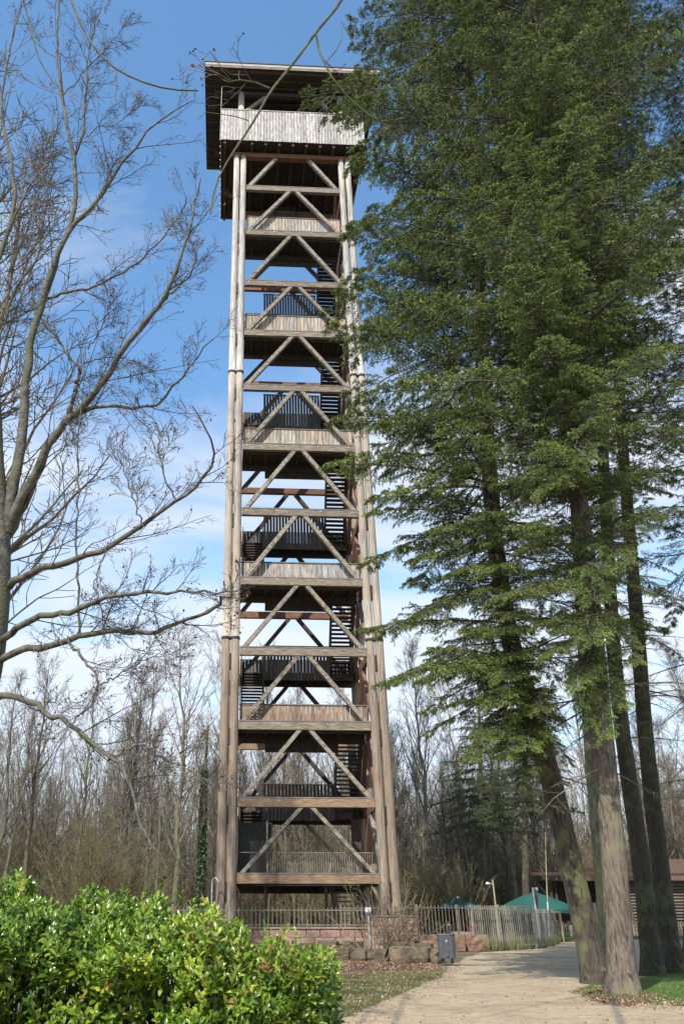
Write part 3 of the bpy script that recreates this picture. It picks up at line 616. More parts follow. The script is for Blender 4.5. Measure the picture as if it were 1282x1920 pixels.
conifer([(1266, 1836), (1240, 1650), (1222, 1500), (1205, 1330), (1192, 1150), (1175, 950), (1163, 790), (1155, 620), (1144, 400), (1130, 150), (1124, 40)], 27.5, [.27, .25, .23, .21, .20, .18, .16, .14, .11, .08, .04], 19, 54, 115, 4.5,
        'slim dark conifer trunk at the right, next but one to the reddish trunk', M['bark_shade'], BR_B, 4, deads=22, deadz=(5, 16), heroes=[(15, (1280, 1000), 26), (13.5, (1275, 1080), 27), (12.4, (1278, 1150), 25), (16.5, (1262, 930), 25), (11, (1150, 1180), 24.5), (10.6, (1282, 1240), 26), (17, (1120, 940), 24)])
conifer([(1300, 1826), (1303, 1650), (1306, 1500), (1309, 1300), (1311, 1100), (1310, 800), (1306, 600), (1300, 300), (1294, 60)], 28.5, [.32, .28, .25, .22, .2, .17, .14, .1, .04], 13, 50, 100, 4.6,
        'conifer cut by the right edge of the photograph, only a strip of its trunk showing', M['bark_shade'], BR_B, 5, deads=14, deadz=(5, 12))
conifer([(1140, 1795), (1128, 1650), (1114, 1500), (1102, 1350), (1092, 1200), (1080, 1000), (1070, 800), (1055, 500), (1040, 200)], 33, [.27, .25, .22, .2, .18, .15, .12, .08, .04], 20, 50, 70, 3.8,
        'thin greenish conifer trunk half hidden behind the reddish trunk', material('bark_moss', (.09, .09, .05), (.24, .23, .14), c3=(.16, .18, .07), scale=6, stretch=(1, 1, .4), rough=.95, bump=.8), BR_B, 6, deads=8, deadz=(7, 18))
conifer([(905, 1752), (903, 1600), (900, 1450), (897, 1300)], 62, [.3, .24, .14, .04], 6.5, 15.5, 75, 3.6,
        'dark evergreen standing far back behind the green parasols', M['bark_dark'], BR_B, 8, Lfun=lambda z: 3.9 - max(0, z - 9) * .38)
conifer([(985, 1750), (984, 1600), (982, 1450), (980, 1340)], 58, [.25, .2, .12, .04], 7.5, 14.5, 60, 3.0,
        'second dark evergreen far back, right behind the big green parasol', M['bark_dark'], BR_B, 9, Lfun=lambda z: 3.6 - max(0, z - 9) * .38)

# ------------------------------------------------------------------ bare trees close by
M['beech'] = material('beech', (.035, .032, .027), (.17, .155, .12), c3=(.10, .10, .055), big=1.3, scale=6, stretch=(1, 1, 1), rough=.85, bump=.5, bscale=20)
M['twig'] = material('twig', (.055, .045, .037), (.15, .125, .105), scale=1.5, rough=.85)
M['mosstwig'] = material('mosstwig', (.035, .036, .018), (.13, .13, .055), scale=3, rough=.9)
M['dry_leaf'] = material('dry_leaf', (.25, .09, .04), (.42, .17, .08), scale=5, rough=.8, trans=.2)
M['husk'] = material('husk', (.05, .035, .025), rough=.9)

def limb_set(defs, origin):
    out = []
    for pts, Y0, Y1, r0, r1 in defs:
        w = [at(px, py, Y0 + (Y1 - Y0) * i / (len(pts) - 1)) - origin for i, (px, py) in enumerate(pts)]
        P = spline(w, 26); P[1:-1] += rng.normal(0, .018, (24, 3)); out.append((P, np.linspace(r0 * .8, r1, 26)))
    return out
rng = np.random.default_rng(5)
org = np.array([-5.3, 14.0, 0])
beech = empty('bare_beech_tree', tuple(org), 0, 'big leafless beech at the left edge with long limbs reaching across the sky', 'tree')
tp = [np.array([-.5, 0, -.05]), np.array([-.4, 0, 3.0])] + [at(px, py, 14) - org for px, py in ((-34, 1300), (-22, 1230), (-10, 1140), (-6, 1060), (-8, 970), (-18, 860), (-20, 740), (-22, 600), (-30, 400), (-40, 200))]
me, _ = trunk_mesh(tp, [.46, .40, .32, .29, .27, .26, .24, .19, .17, .14, .11, .08], M['beech'], k=16, n=60, flare=.3); put('trunk', me, beech)
L1 = [
 ([(12, 1000), (28, 900), (45, 780), (55, 650), (80, 560), (108, 470), (150, 405), (200, 355), (232, 300), (262, 265), (300, 220), (362, 188)], 14, 12.6, .15, .012),
 ([(70, 590), (112, 470), (140, 400), (142, 300), (132, 265), (116, 180), (106, 80), (112, -20)], 13.6, 13, .085, .022),
 ([(142, 290), (155, 250), (165, 170), (166, 90), (190, 10)], 13.4, 12.6, .045, .012),
 ([(16, 985), (40, 935), (75, 868), (112, 795), (158, 765), (200, 705), (235, 655), (270, 612), (300, 572), (325, 520), (358, 430), (376, 335)], 14, 11.8, .12, .014),
 ([(14, 1010), (55, 930), (85, 860), (105, 800), (140, 775), (175, 762), (240, 762), (306, 761), (318, 735), (335, 710), (365, 680), (385, 645), (402, 634)], 14.1, 12, .085, .010),
 ([(18, 1100), (30, 1085), (70, 1067), (120, 1055), (200, 1030), (262, 990), (330, 940), (372, 912), (398, 872), (404, 835), (380, 795), (360, 760)], 14, 11.5, .095, .009),
 ([(2, 1200), (18, 1190), (50, 1165), (90, 1155), (132, 1150), (165, 1135), (200, 1118), (245, 1114), (320, 1110), (400, 1112), (446, 1108)], 14, 11.2, .085, .010),
 ([(-2, 1240), (20, 1225), (60, 1214), (120, 1206), (152, 1190), (200, 1182), (284, 1190), (302, 1178), (352, 1162), (400, 1142), (415, 1133), (414, 1120)], 14, 11.4, .085, .020),
 ([(-4, 1310), (12, 1302), (40, 1308), (80, 1330), (130, 1358), (180, 1400), (220, 1425), (245, 1460), (258, 1510), (268, 1560), (300, 1600)], 14, 11.0, .075, .006),
 ([(128, 1202), (160, 1240), (182, 1265), (185, 1285), (172, 1320), (140, 1350), (110, 1390)], 13, 12.4, .035, .008),
 ([(205, 1425), (225, 1412), (262, 1395), (272, 1395), (300, 1420), (350, 1440), (400, 1470)], 12.5, 11.6, .028, .006),
 ([(184, 1285), (230, 1260), (280, 1232), (330, 1220)], 12.4, 12, .018, .005),
 ([(331, 938), (312, 905), (298, 850), (298, 800), (270, 770), (245, 740)], 12.4, 12, .022, .006),
 ([(270, 988), (248, 930), (228, 870), (222, 855)], 12.6, 12.3, .020, .008),
 ([(150, 1190), (146, 1100), (143, 1010), (148, 900), (144, 830), (152, 760), (160, 700)], 13.4, 12.8, .028, .010),
 ([(200, 1032), (176, 1100), (205, 1180), (240, 1210)], 13, 12.8, .018, .005),
 ([(150, 690), (140, 740), (125, 790)], 13.6, 13.9, .045, .05),
 ([(150, 690), (132, 672), (112, 640), (80, 600), (60, 560)], 13.5, 13.6, .035, .02),
 ([(158, 682), (185, 670), (215, 668), (255, 680), (300, 700)], 13.4, 12.6, .022, .006),
 ([(165, 655), (185, 625), (200, 590), (215, 560)], 13.4, 13, .02, .007),
 ([(295, 575), (330, 545), (345, 530), (365, 500), (368, 480), (350, 440), (335, 420)], 12.4, 12, .03, .008),
 ([(90, 560), (130, 545), (190, 535), (240, 505), (268, 485), (305, 450), (340, 400), (350, 370)], 13.6, 12.2, .04, .010),
 ([(145, 415), (175, 395), (200, 340), (222, 290), (225, 270)], 13.3, 12.8, .022, .008),
 ([(-8, 500), (15, 440), (30, 370), (22, 310), (8, 250), (2, 180), (20, 90), (40, 0)], 14, 13.6, .07, .02),
 ([(0, 480), (30, 400), (60, 340), (90, 310), (110, 230), (105, 180)], 14, 13.4, .04, .012),
 ([(10, 600), (30, 540), (70, 490), (78, 440), (60, 400), (50, 360)], 14, 13.5, .04, .012),
 ([(-10, 680), (12, 590), (40, 540), (60, 520)], 14, 13.7, .035, .010),
 ([(160, 260), (180, 240), (215, 235), (250, 210), (268, 190)], 13.2, 12.8, .016, .006),
 ([(116, 180), (150, 150), (160, 130), (200, 90), (240, 40)], 13.2, 12.8, .020, .008),
]
limbs = limb_set(L1, org)
for P, r in limbs:
    V, Q = tubes(P[None], r[None], 9); put('limb', mesh_np('limb', V, Q, None, [M['beech']], smooth=True), beech)
def twiggery(limbs, name, root, m, c=(11, 7, 5), seed=3, husks=0, leaves=0, lf=.33):
    global rng
    rng = np.random.default_rng(seed)
    P = np.stack([a for a, _ in limbs]); Rr = np.stack([b for _, b in limbs]); Lp = np.linalg.norm(np.diff(P, axis=1), axis=2).sum(1)
    mb = MB()
    w = P; wr = np.minimum(Rr, .03)
    A, AR = kids(w, wr, c[0], .18, 1.0, 46, lf, 7, .10, .05, rf=.45, taper=.3, lmin=.5); mb.add(*tubes(A, np.maximum(AR, .0045), 3))
    B, BRr = kids(A, AR, c[1], .15, 1.0, 42, .46, 5, .12, .04, rf=.6, taper=.4, lmin=.25); mb.add(*tubes(B, np.maximum(BRr, .0036), 3))
    D, DR = kids(B, BRr, c[2], .2, 1.0, 40, .52, 4, .13, .03, rf=.7, taper=.5, lmin=.12); mb.add(*tubes(D, np.maximum(DR, .0030), 3))
    o = mb.build(name, m, root); o['kind'] = 'stuff'
    E_ = D[:, -1]
    if husks:
        s = E_[rng.choice(len(E_), husks)] + rng.normal(0, .01, (husks, 3)); k = len(s); r = rng.uniform(.010, .02, (k, 1, 1))
        oc = np.array([[1, 0, 0], [-1, 0, 0], [0, 1, 0], [0, -1, 0], [0, 0, 1.3], [0, 0, -1.3]])[None]; V = (s[:, None] + oc * r).reshape(-1, 3)
        f = np.array([[0, 2, 4], [2, 1, 4], [1, 3, 4], [3, 0, 4], [2, 0, 5], [1, 2, 5], [3, 1, 5], [0, 3, 5]])[None] + (np.arange(k) * 6)[:, None, None]
        o = put('seed_husks', mesh_np('seed_husks', V, None, f.reshape(-1, 3), [M['husk']]), root); o['kind'] = 'stuff'
    if leaves:
        s = B[rng.choice(len(B), leaves), -1]; k = len(s); a = unit(rng.normal(0, 1, (k, 3))) * .035; b = unit(np.cross(a, rng.normal(0, 1, (k, 3)))) * .02
        V = np.stack([s - a, s - b, s + a, s + b], 1).reshape(-1, 3); o = put('dry_leaves', mesh_np('dry_leaves', V, np.arange(4 * k).reshape(-1, 4), None, [M['dry_leaf']]), root); o['kind'] = 'stuff'
twiggery(limbs, 'twigs', beech, M['twig'], (13, 7, 5), 3, husks=1300, leaves=160)

# the overhanging tree whose trunk stands behind the photographer
org2 = np.array([-3.4, -2.2, 0])
over = empty('bare_overhanging_tree', tuple(org2), 0, 'mossy bare branch hanging in from the top edge in front of the tower roof', 'tree')
me, _ = trunk_mesh([np.array([0, 0, -.05]), np.array([.1, .1, 3]), np.array([.2, .3, 7]), np.array([.5, .8, 11]), np.array([.9, 1.6, 15])], [.3, .25, .2, .14, .05], M['beech']); put('trunk', me, over)
def w2(px, py, Y): return at(px, py, Y) - org2
oh = [
 (([np.array([.3, .5, 8.5]), np.array([3.2, 4.5, 13.0])] + [w2(px, py, y) for px, py, y in ((660, -60, 7.6), (640, 5, 7.5), (592, 60, 7.4), (550, 120, 7.3), (508, 168, 7.2), (472, 235, 7.1), (432, 292, 7), (405, 340, 7), (392, 385, 7), (395, 400, 7))]), .06, .010),
 (([w2(px, py, y) for px, py, y in ((506, 166, 7.2), (480, 155, 7.2), (450, 150, 7.1), (430, 154, 7.1), (418, 150, 7.1), (404, 136, 7))]), .014, .006),
 (([w2(px, py, y) for px, py, y in ((450, 150, 7.1), (447, 142, 7.1), (449, 132, 7.1))]), .007, .004),
 (([w2(px, py, y) for px, py, y in ((592, 62, 7.4), (598, 95, 7.4), (607, 115, 7.4), (622, 145, 7.4), (650, 180, 7.5), (690, 215, 7.6), (715, 228, 7.6), (760, 222, 7.7))]), .018, .009),
 (([w2(px, py, y) for px, py, y in ((610, 118, 7.4), (630, 95, 7.4), (642, 70, 7.4), (640, 40, 7.4))]), .008, .004),
 (([w2(px, py, y) for px, py, y in ((640, 40, 7.4), (665, 85, 7.5), (700, 105, 7.5), (745, 100, 7.6))]), .008, .004),
 (([w2(px, py, y) for px, py, y in ((466, 226, 7.1), (440, 218, 7.1), (400, 212, 7.1), (386, 210, 7.1), (370, 225, 7.1))]), .007, .003),
 (([w2(px, py, y) for px, py, y in ((395, 398, 7), (390, 382, 7), (380, 400, 7))]), .006, .003),
 (([np.array([.2, .3, 7.5])] + [w2(px, py, y) for px, py, y in ((90, -120, 7), (130, -10, 7), (150, 45, 7), (180, 95, 7), (215, 130, 7), (255, 150, 7), (300, 165, 7), (345, 172, 7), (372, 170, 7))]), .05, .010),
 (([w2(px, py, y) for px, py, y in ((218, 132, 7), (220, 160, 7), (216, 185, 7), (240, 210, 7))]), .007, .003),
 (([np.array([0, 0, 6.0])] + [w2(px, py, y) for px, py, y in ((20, -120, 7), (42, -10, 7), (60, 60, 7), (74, 118, 7), (96, 148, 7), (116, 172, 7))]), .04, .008),
 (([w2(px, py, y) for px, py, y in ((0, 288, 7), (30, 310, 7), (70, 338, 7), (110, 358, 7), (135, 358, 7))]), .010, .004),
]
ol = []
for pts, r0, r1 in oh:
    P = spline(pts, 64); r = np.linspace(r0, r1, 64); V, Q = tubes(P[None], r[None], 8); put('limb', mesh_np('limb', V, Q, None, [M['mosstwig']], smooth=True), over)
    if r0 < .04 and len(pts) > 5: ol.append((P, r))
twiggery(ol, 'twigs', over, M['twig'], (5, 3, 2), 4, husks=40, leaves=6, lf=.16)

# ------------------------------------------------------------------ wood in the distance
def wood_tree(seed, H, m, spread=1.0, dens=1.0, split=.25, wig=.09):
    global rng
    rng = np.random.default_rng(seed); n = 14; t = np.linspace(0, 1, n)
    P = np.c_[np.cumsum(rng.normal(0, .13, n)), np.cumsum(rng.normal(0, .13, n)), t * H][None]; P[0, :, :2] -= P[0, 0, :2]; Rr = (.011 * H * (1 - .93 * t) + .01)[None]
    T, Q = tubes(P, Rr, 8); trunk = mesh_np('trunk', T, Q, None, [M['wood_bark']], smooth=True)
    mb = MB()
    A, AR = kids(P, Rr, int(32 * dens), split, .99, 36 * spread, .40, 8, wig, .10, rf=.42, taper=.25); mb.add(*tubes(A, np.maximum(AR, .012), 4))
    B, BRr = kids(A, AR, 8, .2, 1.0, 38, .42, 6, .13, .07, rf=.5, taper=.35, lmin=.8); mb.add(*tubes(B, np.maximum(BRr, .009), 3))
    D, DR = kids(B, BRr, int(6), .15, 1.0, 40, .46, 4, .17, .05, rf=.6, taper=.5, lmin=.45); mb.add(*tubes(D, np.maximum(DR, .0095), 3))
    crown = mesh_np('crown', np.concatenate(mb.V), np.concatenate(mb.Q), None, [m])
    return trunk, crown
M['wood_bark'] = material('wood_bark', (.07, .06, .045), (.20, .175, .13), c3=(.13, .14, .075), big=.4, scale=3, stretch=(1, 1, .3), rough=.95, rand=.3)
M['wood_twig'] = material('wood_twig', (.085, .073, .05), (.21, .18, .13), scale=.4, rough=.9, rand=.28)
M['wood_twig_red'] = material('wood_twig_red', (.09, .07, .05), (.215, .17, .125), scale=.4, rough=.9, rand=.25)
M['olive_twig'] = material('olive_twig', (.095, .08, .038), (.20, .165, .075), scale=.5, rough=.9, rand=.2)
M['scrub_twig'] = material('scrub_twig', (.085, .068, .04), (.225, .18, .11), scale=.5, rough=.9, rand=.35)
WT = [wood_tree(400 + i, 21, M['wood_twig' if i % 2 else 'wood_twig_red'], spread=(.8, 1.1, .65, 1.25, .9, .7)[i], split=(.3, .22, .4, .2, .3, .35)[i]) for i in range(6)]
def place_tree(v, x, y, s, rz, label, name='bare_wood_tree', cat='tree', group='bare trees of the wood behind the tower'):
    e = empty(name, (x, y, 0), rz, label, cat, group); e.scale = (s, s, s * 1.0)
    put('trunk', WT[v][0], e); put('crown', WT[v][1], e); return e
rw = random.Random(12)
def zone(x, y):
    a = x / y
    if a < -.05: return ('leafless grey-brown tree of the far wood left of the tower', 'bare trees left of the tower')
    if a < .16: return ('leafless tree of the far wood seen through and behind the tower', 'bare trees behind the tower')
    if a < .30: return ('leafless tree of the far wood between the tower and the conifers', 'bare trees right of the tower')
    return ('leafless tree of the far wood behind the conifer trunks', 'bare trees behind the conifers')
# tall ones whose tops stand out: pixel of the top, distance
TL = ['tallest bare wood tree, its fan-shaped top beside the left tower legs', 'bare wood tree with high thin top under the lowest beech limbs', 'bare wood tree standing near the left edge above the hedge', 'bare tree just left of the tallest one of the wood', 'bare tree above the rounded olive bush', 'bare tree cut off by the left edge of the wood', 'bare tree whose crown is crossed by the left log legs', 'first bare tree to the right of the tower legs', 'second bare tree to the right of the tower legs', 'lower bare tree just beside the right tower legs, behind the taller one', 'bare tree seen behind the dark far evergreens', 'bare tree seen between the leaning trunk and the reddish trunk', 'bare tree seen just right of the reddish conifer trunk', 'bare tree at the right edge behind the tiled house', 'bare tree close behind the tallest one left of the tower', 'bare tree seen through the middle of the lowest tower storeys', 'bare tree seen through the left half of the lower tower frame', 'bare tree seen through the right half of the lower tower frame', 'bare tree past the right edge behind the hut', 'bare tree past the left edge behind the hedge']
for px, py, Y in ((350, 1185, 76), (95, 1235, 80), (40, 1265, 72), (255, 1275, 84), (170, 1290, 90), (-40, 1235, 78), (425, 1200, 90), (760, 1215, 82), (840, 1270, 92), (720, 1320, 100), (950, 1245, 95), (1060, 1245, 88), (1180, 1235, 96), (1262, 1230, 84), (300, 1250, 96), (560, 1280, 98), (500, 1230, 104), (640, 1290, 102), (1350, 1240, 90), (-120, 1250, 84)):
    p = at(px, py, Y); lb, gr = zone(p[0], Y); lb = TL.pop(0); place_tree(rw.randrange(6), p[0], Y, p[2] / 21.5, rw.uniform(0, 6.3), lb, group=gr)
for k in range(110):
    Y = rw.uniform(76, 118); x = rw.uniform(-.48, .68); Y = max(Y, 88) if x > .2 else Y; x *= Y; s = rw.uniform(.62, .98)
    lb, gr = zone(x, Y); place_tree(rw.randrange(6), x, Y, s, rw.uniform(0, 6.3), lb, group=gr)
# the far edge of the wood that reads as one mass
def mass(name, copies, y0, y1, hlo, hhi, m, seed, xr=(-.55, .75), rad=.13, fan=7, sub=5, stems=16, patch=5.0):
    """clumps of stems sharing three meshes, together the mass nobody could count"""
    global rng
    rng = np.random.default_rng(seed); mm = []
    for v in range(3):
        n = stems; a = rng.uniform(0, 6.28, n); rr = patch * np.sqrt(rng.uniform(0, 1, n)); H = rng.uniform(hlo, hhi, n)
        st = np.c_[np.cos(a) * rr, np.sin(a) * rr, np.zeros(n)]; P = grow(st, np.c_[rng.normal(0, .08, n), rng.normal(0, .08, n), np.ones(n)], H, 8, .06, .04); Rr = rad * (H / hhi)[:, None] * np.linspace(1, .12, 8)[None] * rng.uniform(.4, 1.2, (n, 1))
        mb = MB(); mb.add(*tubes(P, Rr, 4)); A, AR = kids(P, Rr, fan, .12, 1, 38, .36, 5, .14, .07, rf=.4); mb.add(*tubes(A, np.maximum(AR, .009), 3))
        B, BRr = kids(A, AR, sub, .15, 1, 40, .5, 3, .15, .04, rf=.6); mb.add(*tubes(B, np.maximum(BRr, .011), 3)); mm.append(mesh_np(name, np.concatenate(mb.V), np.concatenate(mb.Q), None, [m]))
    for k in range(copies):
        Y = rng.uniform(y0, y1); xx = rng.uniform(*xr)
        if xx > .19 and Y < 90: Y = 90 + rng.uniform(0, 20)
        sc = rng.uniform(.75, 1.2); tag(put(name, mm[k % 3], None, (xx * Y, Y, 0), (0, 0, rng.uniform(0, 6.28)), (sc, sc, sc)), kind='stuff')
mass('far_woods', 150, 108, 150, 15, 25, M['wood_twig'], 51, fan=9, stems=14, patch=9)
mass('undergrowth', 175, 80, 120, 4, 14, M['scrub_twig'], 52, rad=.06, fan=14, sub=9, stems=16, patch=5)
mass('undergrowth', 46, 68, 104, 3, 8, M['olive_twig'], 53, rad=.035, fan=11, sub=8, stems=14, patch=4)
# a low bank of dark scrub closes the view under the trees
def bank(name, y0, h, m, seed, n=60000, xr=(-.55, .75), dep=22):
    rg = np.random.default_rng(seed); Y = y0 + rg.uniform(0, dep, n); X = rg.uniform(*xr, n) * Y; Z = np.abs(rg.normal(0, .55, n)) * h * (.7 + .5 * np.sin(X * .17) * np.cos(X * .071 + 1))
    a = unit(rg.normal(0, 1, (n, 3)) + (0, 0, .6)) * rg.uniform(.15, .6, (n, 1)); b = unit(np.cross(a, rg.normal(0, 1, (n, 3)))) * .022; c = np.c_[X, Y, Z]
    V = np.stack([c - b, c + b, c + a], 1).reshape(-1, 3); return tag(put(name, mesh_np(name, V, None, np.arange(3 * n).reshape(-1, 3), [m], attr=np.repeat(rg.uniform(0, 1, n), 3))), kind='stuff')
M['bank'] = material('bank', (1, 1, 1), (1, 1, 1), attr='rnd', attr_cols=[(0, (.06, .05, .03)), (.5, (.13, .10, .065)), (.8, (.10, .12, .04)), (1, (.24, .18, .12))], rough=.9)
bank('undergrowth', 94, 8.0, M['bank'], 61, n=160000)

# two more bare trees whose crowns fill the upper left
for i, (px, Y, H) in enumerate(((-190, 21, 27), (-400, 20, 30))):
    p_ = at(px, 1600, Y); place_tree((1, 3)[i], p_[0], Y, H / 21, 1.3 + i, ('fine-twigged bare tree behind the big beech, its reddish twigs filling the upper left corner', 'bare tree outside the left edge whose twigs reach into the upper left corner')[i], name='bare_tree', group=None)

# olive willow-like bushes and the yellow-green ones
def bushy(name, px, py_top, Y, m, label, cat, w, seed, n=60, group=None, py_base=None):
    global rng
    rng = np.random.default_rng(seed); p = at(px, py_top, Y); H = p[2]
    root = empty(name, (p[0], Y, 0), 0, label, cat, group)
    a = rng.uniform(0, 6.28, n); s = np.abs(rng.normal(0, .5, n)) * w / H
    st = np.c_[rng.normal(0, .12 * w, n), rng.normal(0, .12 * w, n), np.zeros(n)]; d = np.c_[np.cos(a) * s, np.sin(a) * s, np.ones(n)]
    P = grow(st, d, H * rng.uniform(.55, 1.0, n), 9, .10, .02); Rr = (.014 * H / 3 + .009) * np.linspace(1, .25, 9)[None] * rng.uniform(.5, 1.2, (n, 1))
    mb = MB(); mb.add(*tubes(P, Rr, 4)); mb.build('stems', m if name != 'bare_shrub' else M['scrub_twig'], root)
    mb = MB(); A, AR = kids(P, Rr, 12 if Y > 50 else 7, .2, 1, 38, .36, 5, .12, .04, rf=.5); mb.add(*tubes(A, np.maximum(AR, .004), 3)); B, BRr = kids(A, AR, 8 if Y > 50 else 5, .15, 1, 40, .5, 4, .15, .02, rf=.7); mb.add(*tubes(B, np.maximum(BRr, .0035 + .00005 * Y), 3))
    o = mb.build('twigs', m, root); return root
bushy('willow_bush', 195, 1490, 60, M['olive_twig'], 'rounded olive-yellow bare bush in the wood left of the tower', 'bush', 7.5, 71, 46)
bushy('willow_bush', 255, 1545, 66, M['olive_twig'], 'low olive bush just right of the rounded one', 'bush', 7, 72, 36)
bushy('hazel_bush', 820, 1590, 58, M['olive_twig'], 'yellow-green budding bush behind the left green parasol', 'bush', 4.5, 73, 80)
bushy('hazel_bush', 765, 1560, 62, M['scrub_twig'], 'brown bare bush right beside the tower legs, before the wood', 'bush', 4.5, 74, 80)
bushy('bare_shrub', 722, 1628, 35.2, M['scrub_twig'], 'leafless many-stemmed shrub in the brown bed before the pink wall', 'shrub', 4.2, 75, 50)
# ivy covered trunk
ip = at(385, 1400, 74); ivt = empty('ivy_clad_tree', (ip[0], 74, 0), 0, 'trunk wrapped in dark green ivy close to the left tower legs', 'tree')
V, Q = tubes(np.array([[(0, 0, 0), (.1, 0, 5), (.0, .1, 11), (.2, 0, 17)]]), np.array([[.3, .25, .2, .08]]), 8); put('trunk', mesh_np('trunk', V, Q, None, [M['wood_bark']]), ivt)
rg = np.random.default_rng(8); n = 5000; z = rg.uniform(0, 13, n); a = rg.uniform(0, 6.28, n); r = rg.uniform(.2, .52, n) * (1 - .03 * z); c = np.c_[np.cos(a) * r, np.sin(a) * r, z]; d1 = unit(rg.normal(0, 1, (n, 3))) * .1; d2 = unit(np.cross(d1, rg.normal(0, 1, (n, 3)))) * .08
M['ivy'] = material('ivy', (.02, .045, .012), (.06, .10, .03), scale=3, rough=.5)
o = put('ivy', mesh_np('ivy', np.stack([c - d1, c - d2, c + d1, c + d2], 1).reshape(-1, 3), np.arange(4 * n).reshape(-1, 4), None, [M['ivy']]), ivt); o['kind'] = 'stuff'
put('crown', WT[0][1], ivt, (0, 0, 0), (0, 0, 1), (.8, .8, .8))

# ------------------------------------------------------------------ laurel hedge
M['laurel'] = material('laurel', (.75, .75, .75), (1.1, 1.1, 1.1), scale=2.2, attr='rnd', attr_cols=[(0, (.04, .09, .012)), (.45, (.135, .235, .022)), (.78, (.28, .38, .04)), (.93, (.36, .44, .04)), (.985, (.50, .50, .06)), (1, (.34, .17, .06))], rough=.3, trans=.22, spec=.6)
M['laurel_stem'] = material('laurel_stem', (.09, .07, .04), (.2, .16, .09), scale=5, rough=.8)
hedge = empty('laurel_hedge', (-2.2, 8.2, 0), 0, 'wide glossy green cherry laurel hedge across the lower left corner', 'hedge')
HO = np.array([-2.2, 8.2, 0])
rg = np.random.default_rng(42)
def hedge_h(x):   # height of the leaf surface along the hedge
    px = np.array([-7, -3.4, -2.9, -2.35, -2.0, -1.5, -1.0, -.5, -.15, .2, .42, .6]); hh = np.array([1.9, 1.88, 1.80, 1.82, 1.74, 1.76, 1.66, 1.60, 1.44, 1.35, 1.26, .9])
    return np.interp(x, px, hh)
NS = 9500
x = rg.uniform(-5.6, .58, NS); th = rg.uniform(-.15, 2.2, NS)          # th: 0 = front face low, pi/2 = top
hh = hedge_h(x) * (1 + .035 * np.sin(x * 7.3) * np.sin(th * 4 + x * 3)) - .10
rad = 1.15; shrink = rg.uniform(0, 1, NS) ** 2 * .28
end = np.clip((.58 - x) / .7, .0, 1) ** .5
depth = np.where(th < 1.15, 1.0, np.cos(np.clip(th - 1.15, 0, 1.5)))
yy = np.where(th < 1.0, -rad * end + .0 * th, 0); zz_ = np.zeros(NS)
low = th < 1.0
zz_[low] = (.12 + (hh[low] - .30) * (th[low] + .15) / 1.15)
yy[low] = -rad * end[low] + shrink[low]
up = ~low; q = (th[up] - 1.0) / 1.2
yy[up] = (-rad + 2.0 * q) * end[up]; zz_[up] = hh[up] - .22 * (1 - np.sin(np.clip(q * 2.2 + .35, 0, 1.57))) - shrink[up] * .8
def lump(x, z): return (np.sin(x * 3.7 + 1.3 * np.sin(z * 4.1 + 1)) * np.cos(z * 5.3 + 1.7 * np.sin(x * 2.3)) + .6 * np.sin(x * 9.1 + z * 6.7 + 2 * np.sin(x * 3.1)) * np.sin(z * 10.3 - x * 4.4)) / 1.4
lmp = lump(x, zz_)
yy += .10 * np.sin(x * 4.1 + 1) - .20 * lmp
zz_[up] += (.10 * lump(x[up] * 1.7, 0 * x[up] + 3.1) + .04 * np.sin(x[up] * 23))
kp = ~(low & (rg.uniform(0, 1, NS) < np.clip(-lmp * 1.1 - .02 + .12 * np.clip(.95 - zz_, 0, 1), 0, .62)))
x, yy, zz_, low, up, hh = x[kp], yy[kp], zz_[kp], low[kp], up[kp], hh[kp]; NS = len(x)
# a rounded right end
ne = 900; ex_ = rg.uniform(0, 1, ne); ea = rg.uniform(-1.5, 1.4, ne)
x = np.r_[x, .32 + .30 * np.cos(ea) - rg.uniform(0, .18, ne)]; yy = np.r_[yy, .9 * np.sin(ea)]; zz_ = np.r_[zz_, ex_ * 1.2 + .08]
NSs = len(x)
base = np.c_[x, 8.2 + yy, zz_]
nrm = np.zeros((NSs, 3)); nrm[:, 1] = np.where(np.r_[low, np.ones(ne, bool)], -.8, -.25); nrm[:, 2] = .9; nrm[NS:, 0] = .7; nrm = unit(nrm + rg.normal(0, .28, nrm.shape))
# tall leading shoots on top
tall = rg.choice(NS, 170, replace=False); zz2 = rg.uniform(.03, .26, len(tall)); sel = up[tall]; base[tall[sel], 2] += zz2[sel]
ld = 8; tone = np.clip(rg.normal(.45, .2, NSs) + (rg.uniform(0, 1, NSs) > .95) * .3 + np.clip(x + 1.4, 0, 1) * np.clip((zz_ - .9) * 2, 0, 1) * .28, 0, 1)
k = np.arange(ld)[None]; az = rg.uniform(0, 6.28, (NSs, 1)) + k * 2.4; el = .45 + .09 * k + rg.normal(0, .18, (NSs, ld)); ax = unit(np.cross(nrm, np.array([0, 1, .1]))); ay = np.cross(nrm, ax)
dirl = (ax[:, None] * np.cos(az)[..., None] + ay[:, None] * np.sin(az)[..., None]) * np.cos(el)[..., None] + nrm[:, None] * np.sin(el)[..., None]
pos = base[:, None] + nrm[:, None] * (k[..., None] * .016 - .05)
LL = .090 * rg.uniform(.7, 1.15, (NSs, ld)) * (1 - .045 * k); dirl = unit(dirl).reshape(-1, 3); pos = pos.reshape(-1, 3); LLf = LL.reshape(-1)
wv = unit(np.cross(dirl, np.repeat(nrm, ld, 0) + rg.normal(0, .15, dirl.shape))); nv = np.cross(wv, dirl)
rn = np.clip(np.repeat(tone, ld) + rg.normal(0, .1, len(pos)), 0, 1)
